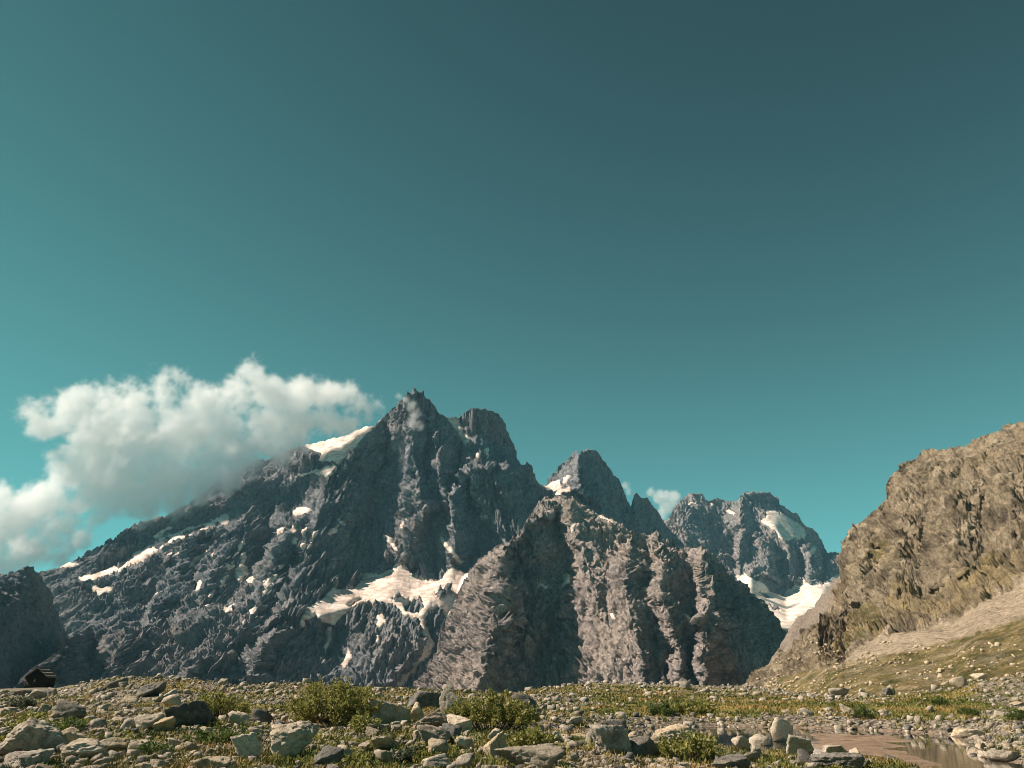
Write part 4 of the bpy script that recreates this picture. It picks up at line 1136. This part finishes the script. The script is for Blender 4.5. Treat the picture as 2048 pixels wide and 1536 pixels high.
def hull_stone(seed, n=12):
    import bmesh
    rg = np.random.default_rng(seed)
    p = rg.uniform(-1, 1, (n, 3)); p /= (np.abs(p).max(1)[:, None]) ** 0.75
    bm = bmesh.new()
    for c_ in p: bm.verts.new(c_)
    r_ = bmesh.ops.convex_hull(bm, input=bm.verts)
    bmesh.ops.delete(bm, geom=list(set(g_ for g_ in r_['geom_interior'] if isinstance(g_, bmesh.types.BMVert))), context='VERTS')
    bmesh.ops.triangulate(bm, faces=bm.faces)
    bm.verts.index_update()
    co = np.array([v.co[:] for v in bm.verts]); fa = np.array([[v.index for v in f.verts] for f in bm.faces]); bm.free()
    co /= np.ptp(co, axis=0); co[:, 2] -= co[:, 2].min(); co[:, :2] -= (co[:, :2].max(0) + co[:, :2].min(0)) / 2
    return co, fa

def merge_stones(ids, sub, name, mat, nproto=24):
    pr = [stone(1300 + 17 * i + sub, sub, 8, 0.010, 0.04) if sub > 1 else hull_stone(1300 + i, 11 + i % 5) for i in range(nproto)]
    cos, fas, shd, off = [], [], [], 0
    for j in ids:
        co, fa = pr[int(RNG.integers(nproto))]
        s_ = ss[j]
        co = co * np.array([s_ * RNG.uniform(0.9, 1.35), s_ * RNG.uniform(0.75, 1.1), s_ * RNG.uniform(0.5, 0.95)])
        a, b = RNG.uniform(0, 6.28), RNG.uniform(-0.3, 0.3)
        co = np.stack([co[:, 0] * math.cos(b) - co[:, 2] * math.sin(b), co[:, 1], co[:, 0] * math.sin(b) + co[:, 2] * math.cos(b)], -1)
        co = np.stack([co[:, 0] * math.cos(a) - co[:, 1] * math.sin(a), co[:, 0] * math.sin(a) + co[:, 1] * math.cos(a), co[:, 2]], -1)
        co += np.array([sx[j], sy[j], sz[j] - 0.19 * s_])
        cos.append(co); fas.append(fa + off); off += len(co)
    o = mesh_obj(name, np.concatenate(cos), tris=np.concatenate(fas), mat=mat)
    return tag(o, 'small loose stones and rubble strewn over the plateau', 'rubble', kind='stuff')
rest = order[BIG:]
thirds = [rest[rest % 9 < 6], rest[rest % 9 == 6], rest[rest % 9 > 6]]
for g, mt in zip(thirds, MATS):
    near = g[np.argsort(-app[g])]
    merge_stones(near[:200], 2, 'rubble', mt)
    merge_stones(near[200:], 1, 'rubble', mt)

# --- fallen stones on the foot of the right hillside
hv = np.empty(len(hill.data.vertices) * 3, np.float32); hill.data.vertices.foreach_get('co', hv); hv = hv.reshape(-1, 3)
hpx, hpy = to_px(hv[:, 0], hv[:, 1], hv[:, 2])
cand = np.where((hpy > 1285) & (hpy < 1402) & (hpx < 2090) & (hv[:, 1] < 700))[0]
pk = cand[RNG.integers(len(cand), size=3000)]
pk = pk[noise3(hv[pk, 0] * 0.03, hv[pk, 1] * 0.03, hv[pk, 2] * 0.05) + RNG.normal(0, 0.25, len(pk)) > 0.02]
keep_s = (sx, sy, sz, ss)
sx, sy, sz = hv[pk, 0].astype(float), hv[pk, 1].astype(float), hv[pk, 2].astype(float)
ss = np.clip(np.exp(RNG.normal(-0.6, 0.65, len(pk))) * sy / 330.0, 0.2, 3.0)
hs = merge_stones(np.arange(len(pk)), 1, 'fallen_stones', M['stone_tan'])
tag(hs, 'pale stones fallen onto the foot of the right hillside', 'stones', kind='stuff')
sx, sy, sz, ss = keep_s

# ------------------------------------------------------------------ bushes
def mat_leaf(name, a, b, c):
    t = NT(name)
    sh = t.attr('shade')
    col = t.ramp(sh, [(0.0, a), (0.55, b), (1.0, c)])
    t.done(col, 0.55, None, 0.35)
    tl = t.n('ShaderNodeBsdfTranslucent'); t.l(col, tl.inputs[0])
    mx = t.n('ShaderNodeMixShader'); mx.inputs[0].default_value = 0.38
    t.l(t.b.outputs[0], mx.inputs[1]); t.l(tl.outputs[0], mx.inputs[2]); t.l(mx.outputs[0], t.out.inputs[0])
    return t.m
LEAF = [mat_leaf('willow_leaf', (0.11, 0.12, 0.028), (0.25, 0.24, 0.062), (0.40, 0.36, 0.13)),
        mat_leaf('green_leaf', (0.045, 0.075, 0.018), (0.095, 0.135, 0.032), (0.18, 0.21, 0.065)),
        mat_leaf('silvery_leaf', (0.040, 0.055, 0.030), (0.08, 0.095, 0.055), (0.20, 0.21, 0.15))]
t = NT('grey_brown_twig'); M['twig'] = t.done(t.ramp(t.noise(20, 4), [(0.3, (0.06, 0.045, 0.03)), (0.7, (0.15, 0.115, 0.08))]), 0.9)

def tube(path, rads, sides=5):
    path = np.asarray(path); n = len(path)
    d = np.gradient(path, axis=0); d /= np.linalg.norm(d, axis=1)[:, None] + 1e-9
    u = np.cross(d, [0.31, 0.17, 0.93]); u /= np.linalg.norm(u, axis=1)[:, None] + 1e-9
    v = np.cross(d, u)
    th = np.arange(sides) / sides * 2 * np.pi
    co = path[:, None] + np.asarray(rads)[:, None, None] * (u[:, None] * np.cos(th)[None, :, None] + v[:, None] * np.sin(th)[None, :, None])
    idx = np.arange(n * sides).reshape(n, sides)
    nx = np.roll(idx, -1, axis=1)
    q = np.stack([idx[:-1], nx[:-1], nx[1:], idx[1:]], -1).reshape(-1, 4)
    return co.reshape(-1, 3), q

def leaves(pos, dirn, size, rg):
    """folded four-point leaves"""
    n = len(pos)
    d = dirn + rg.normal(0, 0.55, (n, 3)); d /= np.linalg.norm(d, axis=1)[:, None]
    s = np.cross(d, rg.normal(size=(n, 3))); s /= np.linalg.norm(s, axis=1)[:, None] + 1e-9
    nn = np.cross(d, s)
    L = size * rg.uniform(0.65, 1.3, n)[:, None]; Wd = L * rg.uniform(0.26, 0.40, n)[:, None]
    a = pos; b = pos + d * L * 0.5 + s * Wd + nn * L * 0.08; c = pos + d * L; e = pos + d * L * 0.5 - s * Wd + nn * L * 0.08
    co = np.stack([a, b, c, e], 1).reshape(-1, 3)
    k = np.arange(n)[:, None] * 4
    tr = np.concatenate([k + [0, 1, 2], k + [0, 2, 3]], 0)
    return co, tr, np.repeat(np.clip(rg.normal(0.5, 0.24, n), 0, 1), 4)

for i, (bpx, bpy_, bw, bh, dens, kind, lab) in enumerate(BUSHES):
    rg = np.random.default_rng(500 + i)
    x, y, z = ground_hit(bpx, bpy_ - 2)
    k = scale_at(y)
    Wb, Hb = bw * k * 1.05, bh * k * 0.74
    root = bpy.data.objects.new('willow_bush' if kind == 0 else 'leafy_bush', None)
    C.objects.link(root); root.location = (x, y + 0.25 * Wb, z)
    tag(root, lab, 'bush', 'bushes on the plateau')
    nst = int(16 + 34 * dens * min(1.5, Wb / 2.5))
    tips, dirs, sc, sq, off = [], [], [], [], 0
    for s_ in range(nst):
        an = rg.uniform(0, 6.28); sp = rg.uniform(0, 1) ** 0.6
        ex, ey = math.cos(an) * sp * Wb * 0.5, math.sin(an) * sp * Wb * 0.42
        top = Hb * (1 - 0.55 * sp ** 2) * rg.uniform(0.74, 1.0)
        bs = np.array([ex * 0.42 + rg.normal(0, 0.03), ey * 0.42 + rg.normal(0, 0.03), -0.08])
        end = np.array([ex, ey, top])
        mid = (bs + end) / 2 + np.array([ex * 0.12, ey * 0.12, -0.04 * Hb]) + rg.normal(0, 0.05 * Hb, 3)
        tt = np.linspace(0, 1, 7)[:, None]
        path = bs * (1 - tt) ** 2 + 2 * mid * tt * (1 - tt) + end * tt ** 2 + rg.normal(0, 0.012 * Hb, (7, 3)) * tt
        co, q = tube(path, np.linspace(0.016, 0.004, 7) * (0.6 + 0.25 * Wb), 4)
        sc.append(co); sq.append(q + off); off += len(co)
        for w_ in range(int(5 + 5 * dens)):
            t0 = rg.uniform(0.35, 1.0); p0 = path[0] * 0 + np.array([np.interp(t0, tt[:, 0], path[:, c]) for c in range(3)])
            dv = np.array([ex, ey, 0]) / (Wb * 0.5) * 0.6 + np.array([0, 0, 0.6]) + rg.normal(0, 0.65, 3)
            dv /= np.linalg.norm(dv); ln = rg.uniform(0.07, 0.17) * Hb + 0.06
            tips.append(np.concatenate([p0, dv * ln]))
    tips = np.array(tips)
    lsz = 0.095 if kind == 0 else 0.08
    if y > 45: lsz *= 1.5
    nl = int(np.clip(2600 * dens * Wb * Hb / (lsz / 0.085) ** 2, 500, 15000))
    pick = rg.integers(len(tips), size=nl)
    tpos = rg.random((nl, 1)) ** 0.8
    pos = tips[pick, :3] + tips[pick, 3:] * tpos + rg.normal(0, 0.02 + 0.015 * Hb, (nl, 3))
    pos[:, 2] = np.maximum(pos[:, 2], 0.02)
    ld = tips[pick, 3:] / np.linalg.norm(tips[pick, 3:], axis=1)[:, None]
    lc, lt, ls = leaves(pos, ld, lsz, rg)
    mesh_obj('stem', np.concatenate(sc), quads=np.concatenate(sq), mat=M['twig'], parent=root)
    mesh_obj('foliage', lc, tris=lt, mat=LEAF[kind], parent=root, attrs={'shade': ls})

# ------------------------------------------------------------------ grass
def grass(n, lo, hi, seed):
    rg = np.random.default_rng(seed)
    r = lo * (hi / lo) ** rg.random(n)
    a = np.radians(rg.uniform(-37, 37, n))
    x, y = r * np.sin(a), r * np.cos(a)
    rk = rockiness(x, y)
    sd = polydist(x, y, POND)
    px = 1024 + FPX * x / (y * CS)
    dc = np.interp(px, GC[:, 0], GC[:, 2])
    k = (rg.random(n) > rk * 0.72 - 0.05) & (sd > 0.6) & (y < dc + 3)
    x, y = x[k], y[k]
    z = ground_z(x, y)
    nb = 5
    m = len(x)
    hue = np.clip(0.5 + 0.9 * fbm(x * 0.22, y * 0.22, 2.5, 3) + rg.normal(0, 0.12, m), 0, 1)
    hgt = (0.07 + 0.07 * rg.random(m)) * (1 + 0.010 * y)
    bx = np.repeat(x, nb) + rg.normal(0, 0.05, m * nb); by = np.repeat(y, nb) + rg.normal(0, 0.05, m * nb); bz = np.repeat(z, nb) - 0.02
    h = np.repeat(hgt, nb) * rg.uniform(0.6, 1.25, m * nb); an = rg.uniform(0, 6.28, m * nb); wd = 0.007 + 0.0006 * np.repeat(y, nb)
    lean = rg.normal(0, 0.45, (m * nb, 2)) * h[:, None]
    co = np.stack([np.stack([bx - np.cos(an) * wd, by - np.sin(an) * wd, bz], -1), np.stack([bx + np.cos(an) * wd, by + np.sin(an) * wd, bz], -1),
                   np.stack([bx + lean[:, 0], by + lean[:, 1], bz + h], -1)], 1).reshape(-1, 3)
    tr = np.arange(m * nb * 3).reshape(-1, 3)
    return co, tr, np.repeat(np.repeat(hue, nb), 3)
gc, gt, gs = grass(64000, 14, 100, 77)
t = NT('alpine_grass_blade')
col = t.ramp(t.attr('shade'), [(0.15, (0.075, 0.092, 0.020)), (0.42, (0.165, 0.152, 0.042)), (0.62, (0.27, 0.215, 0.075)), (0.85, (0.36, 0.235, 0.085))])
M['grass'] = t.done(col, 0.7, None, 0.2)
go = mesh_obj('grass', gc, tris=gt, mat=M['grass'], attrs={'shade': gs})
tag(go, 'short olive and rust coloured alpine grass between the stones', 'grass', kind='stuff')

# --- low leafy ground cover between the stones
rg = np.random.default_rng(31)
n_ = 2600
r_ = 15 * (95 / 15) ** rg.random(n_); a_ = np.radians(rg.uniform(-37, 37, n_))
cxx, cyy = r_ * np.sin(a_), r_ * np.cos(a_)
kk_ = (polydist(cxx, cyy, POND) > 0.8) & (fbm(cxx * 0.2, cyy * 0.2, 8.8, 3) + rg.normal(0, 0.15, n_) > 0.10) & (cyy < np.interp(1024 + FPX * cxx / (cyy * CS), GC[:, 0], GC[:, 2]) + 2)
cxx, cyy = cxx[kk_], cyy[kk_]
czz = ground_z(cxx, cyy)
nl_ = 34
rad_ = (0.10 + 0.22 * rg.random(len(cxx))) * (0.8 + 0.012 * cyy)
u_ = rg.normal(size=(len(cxx), nl_, 3)); u_ /= np.linalg.norm(u_, axis=2)[..., None]; u_[..., 2] = np.abs(u_[..., 2])
pos_ = np.stack([cxx, cyy, czz], -1)[:, None] + u_ * (rad_[:, None, None] * rg.random((len(cxx), nl_, 1)) ** 0.4) * np.array([1, 1, 0.55])
lc, lt, ls = leaves(pos_.reshape(-1, 3), u_.reshape(-1, 3), 0.085, rg)
hue_ = np.repeat(np.clip(0.5 + 0.7 * fbm(cxx * 0.3, cyy * 0.3, 4.4, 2), 0, 1), nl_ * 4)
gcov = mesh_obj('ground_cover', lc, tris=lt, mat=LEAF[0], attrs={'shade': np.clip(0.5 * ls + 0.5 * hue_, 0, 1)})
tag(gcov, 'low yellow-green leafy plants spread between the stones', 'ground cover', kind='stuff')

# ------------------------------------------------------------------ hut
hx, hy, hz = P(48, 1370, 170.0)
kx = 170.0 * CS / FPX
HW, HL = 43 * kx, 33 * kx
hut = bpy.data.objects.new('mountain_hut', None); C.objects.link(hut)
hut.location = (float(hx) + HW / 2, 170.0 + HL / 2, float(hz) - 0.1)
tag(hut, 'small dark wooden hut with pitched roof on the plateau edge at the left', 'hut')
t = NT('dark_tarred_planks')
M['plank'] = t.done(t.ramp(t.noise(1.0, 5, 0.6, t.mapped((9, 9, 1.2))), [(0.3, (0.018, 0.014, 0.012)), (0.7, (0.045, 0.034, 0.028))]), 0.85)
t = NT('weathered_roof_boards')
M['roof'] = t.done(t.ramp(t.noise(1.0, 5, 0.6, t.mapped((1.0, 6, 6))), [(0.3, (0.12, 0.085, 0.07)), (0.7, (0.24, 0.18, 0.15))]), 0.8)
WH, RH = 1.65, 3.25
def box(name, lo, hi, mat, parent, rot=None):
    (x0, y0, z0), (x1, y1, z1) = lo, hi
    co = np.array([(x0, y0, z0), (x1, y0, z0), (x1, y1, z0), (x0, y1, z0), (x0, y0, z1), (x1, y0, z1), (x1, y1, z1), (x0, y1, z1)], float)
    if rot is not None:
        a, pv = rot
        c_, s_ = math.cos(a), math.sin(a)
        dx, dz = co[:, 0] - pv[0], co[:, 2] - pv[1]
        co = np.stack([pv[0] + dx * c_ + dz * s_, co[:, 1], pv[1] - dx * s_ + dz * c_], -1)
    q = [(0, 3, 2, 1), (4, 5, 6, 7), (0, 1, 5, 4), (1, 2, 6, 5), (2, 3, 7, 6), (3, 0, 4, 7)]
    return mesh_obj(name, co, quads=q, mat=mat, parent=parent)
# plank walls: gable front and back, side walls
def gable(yp, th):
    n = 14
    for j in range(n):
        xa = -HW / 2 + HW * j / n; xb = -HW / 2 + HW * (j + 1) / n - 0.015
        za = WH + (RH - WH) * (1 - abs(xa) / (HW / 2)); zb = WH + (RH - WH) * (1 - abs(xb) / (HW / 2))
        pr = 0.012 * (j % 2)
        co = [(xa, yp - pr, 0), (xb, yp - pr, 0), (xb, yp - pr, zb), (xa, yp - pr, za), (xa, yp + th, 0), (xb, yp + th, 0), (xb, yp + th, zb), (xa, yp + th, za)]
        mesh_obj('plank', np.array(co), quads=[(0, 1, 2, 3), (5, 4, 7, 6), (1, 5, 6, 2), (4, 0, 3, 7), (3, 2, 6, 7)], mat=M['plank'], parent=wallf)
wallf = box('wall', (-HW / 2 + 0.06, -HL / 2 + 0.06, -0.4), (HW / 2 - 0.06, HL / 2 - 0.06, WH - 0.02), M['plank'], hut)
gable(-HL / 2, 0.05); gable(HL / 2 - 0.05, 0.05)
for sgn in (-1, 1):
    n = 12
    for j in range(n):
        ya = -HL / 2 + 0.05 + (HL - 0.1) * j / n; yb = ya + (HL - 0.1) / n - 0.015
        xo = sgn * (HW / 2 + 0.010 * (j % 2))
        box('plank', (min(xo, xo - sgn * 0.05), ya, 0), (max(xo, xo - sgn * 0.05), yb, WH), M['plank'], wallf)
slope = math.atan2(RH - WH, HW / 2); SLN = math.hypot(RH - WH, HW / 2) + 0.30
roof = bpy.data.objects.new('roof', None); C.objects.link(roof); roof.parent = hut
for sgn in (-1, 1):
    for j, (u0, u1, up) in enumerate([(0.0, 0.36, 0.10), (0.345, 0.70, 0.06), (0.685, 1.0, 0.02)]):
        a0, a1 = u0 * SLN, u1 * SLN
        lo = (a0, -HL / 2 - 0.25, up); hi = (a1, HL / 2 + 0.25, up + 0.06)
        o = box('roof_board', (0 + lo[0], lo[1], lo[2]), (hi[0], hi[1], hi[2]), M['roof'], roof, (slope, (0, 0)))
        if sgn < 0:
            o.scale = (-1, 1, 1)
        o.location = (0, 0, RH + 0.02)
box('ridge_cap', (-0.12, -HL / 2 - 0.27, RH + 0.06), (0.12, HL / 2 + 0.27, RH + 0.20), M['plank'], roof)
box('door', (-0.45, -HL / 2 - 0.04, 0.0), (0.40, -HL / 2 - 0.015, 1.65), M['plank'], hut)

# ------------------------------------------------------------------ clouds
def cloud(name, blobs, d, res, vox_pad, R0, amp, dens, nscale, seed, zspread=0.6, label=None):
    rg = np.random.default_rng(seed)
    pts = []
    for (bx, by, r) in blobs:
        k = d / (FPX * 0.99)
        x, y, z = P(bx, by, d)
        n = max(2, int((r * k / R0) ** 2 * 26))
        u = rg.normal(size=(n, 3)); u /= np.linalg.norm(u, axis=1)[:, None]
        rad = max(0.0, r * k - R0 * 0.75) * rg.random(n)[:, None] ** (1 / 2.2)
        pts.append(np.array([float(x), float(y), float(z)]) + u * rad * np.array([1, zspread, 1]))
    pts = np.concatenate(pts)
    lo = pts.min(0) - vox_pad; hi = pts.max(0) + vox_pad
    me = bpy.data.meshes.new(name)
    me.from_pydata(pts.tolist(), [], [])
    o = bpy.data.objects.new(name, me); C.objects.link(o)
    t = NT(name + '_vapour')
    t.t.nodes.remove(t.b)
    pv = t.n('ShaderNodeVolumePrincipled')
    pv.inputs['Color'].default_value = (1.0, 1.0, 1.0, 1)
    pv.inputs['Density'].default_value = dens
    pv.inputs['Anisotropy'].default_value = 0.0
    t.l(pv.outputs[0], t.out.inputs['Volume'])
    ng = bpy.data.node_groups.new(name + '_field', 'GeometryNodeTree')
    ng.interface.new_socket('Geometry', in_out='INPUT', socket_type='NodeSocketGeometry')
    ng.interface.new_socket('Geometry', in_out='OUTPUT', socket_type='NodeSocketGeometry')
    N = ng.nodes; L = ng.links.new
    gi = N.new('NodeGroupInput'); go_ = N.new('NodeGroupOutput')
    px_ = N.new('GeometryNodeProximity'); px_.target_element = 'POINTS'
    L(gi.outputs[0], px_.inputs[0])
    pos = N.new('GeometryNodeInputPosition')
    def nz(sc, det, rough):
        q = N.new('ShaderNodeTexNoise'); q.inputs['Scale'].default_value = sc; q.inputs['Detail'].default_value = det; q.inputs['Roughness'].default_value = rough
        L(pos.outputs[0], q.inputs['Vector']); return q.outputs['Fac']
    def mt(op, a, b=None, c=None):
        q = N.new('ShaderNodeMath'); q.operation = op
        for i_, v_ in enumerate((a, b, c)):
            if v_ is None: continue
            if isinstance(v_, (int, float)): q.inputs[i_].default_value = v_
            else: L(v_, q.inputs[i_])
        return q.outputs[0]
    dist = px_.outputs['Distance']
    n_ = mt('MULTIPLY', mt('SUBTRACT', nz(nscale, 9, 0.70), 0.5), 2.0 * amp)
    n2_ = mt('MULTIPLY', mt('SUBTRACT', nz(nscale * 4.6, 6, 0.68), 0.5), 0.85 * amp)
    n_ = mt('ADD', n_, n2_)
    sdf = mt('ADD', mt('SUBTRACT', R0, dist), n_)                # positive inside
    den = N.new('ShaderNodeMapRange'); den.interpolation_type = 'SMOOTHSTEP'
    den.inputs[1].default_value = 0.0; den.inputs[2].default_value = R0 * 0.75
    L(sdf, den.inputs[0])
    vc = N.new('GeometryNodeVolumeCube')
    L(den.outputs[0], vc.inputs['Density'])
    vc.inputs['Min'].default_value = lo; vc.inputs['Max'].default_value = hi
    for i_, nm in enumerate(('Resolution X', 'Resolution Y', 'Resolution Z')):
        vc.inputs[nm].default_value = max(8, int((hi[i_] - lo[i_]) / res))
    sm = N.new('GeometryNodeSetMaterial'); sm.inputs['Material'].default_value = t.m
    L(vc.outputs[0], sm.inputs[0]); L(sm.outputs[0], go_.inputs[0])
    md = o.modifiers.new('field', 'NODES'); md.node_group = ng
    me.materials.append(t.m)
    tag(o, label, 'cloud', kind='stuff')
    return o

CLOUD_MAIN = [(150, 822, 50), (200, 808, 50), (260, 805, 50), (330, 795, 48), (362, 760, 22), (400, 812, 52), (470, 805, 48), (514, 752, 18), (540, 785, 38), (600, 795, 42), (650, 798, 38), (690, 795, 32), (712, 818, 30),
    (200, 870, 66), (280, 870, 70), (360, 870, 72), (440, 868, 68), (520, 860, 58), (600, 848, 46), (650, 838, 36), (165, 930, 58), (240, 950, 66), (320, 955, 66), (400, 935, 58), (480, 905, 45), (560, 885, 34), (130, 955, 40),
    (280, 1005, 42), (340, 1005, 34), (62, 822, 20), (80, 850, 14), (50, 1015, 42), (100, 1000, 46), (20, 1060, 50), (80, 1055, 44), (130, 1040, 34), (0, 1115, 44), (45, 1110, 34), (145, 1100, 22), (125, 1118, 16), (172, 1090, 14),
    (-50, 1060, 70), (-40, 1120, 50), (300, 1035, 20), (230, 1010, 30), (190, 980, 40), (700, 850, 16), (722, 806, 26), (738, 822, 16), (300, 1020, 38), (350, 1002, 40), (400, 985, 38), (450, 955, 36), (500, 930, 32), (560, 903, 28), (600, 884, 20), (245, 1000, 36), (110, 930, 26), (90, 975, 30), (150, 1012, 32), (60, 1090, 40), (100, 1078, 30), (-20, 1000, 40), (205, 1030, 22)]
cloud('cloud', CLOUD_MAIN, 4290, 10.0, 200, 86, 200, 0.013, 0.0042, 11, 0.55, 'big white cloud hanging on the left shoulder of the massif')
cloud('cloud', [(812, 800, 9), (822, 812, 12), (832, 828, 14), (826, 848, 14), (838, 850, 12), (800, 792, 6)], 4130, 6.0, 60, 22, 48, 0.010, 0.014, 12, 0.8, 'thin wisp of cloud across the highest summit')
cloud('cloud', [(1325, 995, 20), (1335, 1012, 20), (1345, 995, 15), (1300, 985, 10), (1322, 1030, 14), (1250, 972, 8), (1258, 985, 8)], 6300, 9.0, 90, 34, 75, 0.009, 0.010, 13, 0.8, 'small cloud puff between the third summit and the far mountain')

# ------------------------------------------------------------------ haze
zb, zt = -420.0, 2200.0
hb = np.array([(-9500, -300, zb), (9500, -300, zb), (9500, 14800, zb), (-9500, 14800, zb), (-9500, -300, zt), (9500, -300, zt), (9500, 14800, zt), (-9500, 14800, zt)], float)
t = NT('mountain_air')
t.t.nodes.remove(t.b)
pv = t.n('ShaderNodeVolumePrincipled'); pv.inputs['Color'].default_value = (0.34, 0.74, 1.0, 1); pv.inputs['Density'].default_value = 1.3e-5; pv.inputs['Anisotropy'].default_value = 0.0
t.l(pv.outputs[0], t.out.inputs['Volume'])
hz_o = mesh_obj('haze', hb, quads=[(0, 3, 2, 1), (4, 5, 6, 7), (0, 1, 5, 4), (1, 2, 6, 5), (2, 3, 7, 6), (3, 0, 4, 7)], mat=t.m)
tag(hz_o, 'thin blue mountain haze in the air', 'haze', kind='stuff')
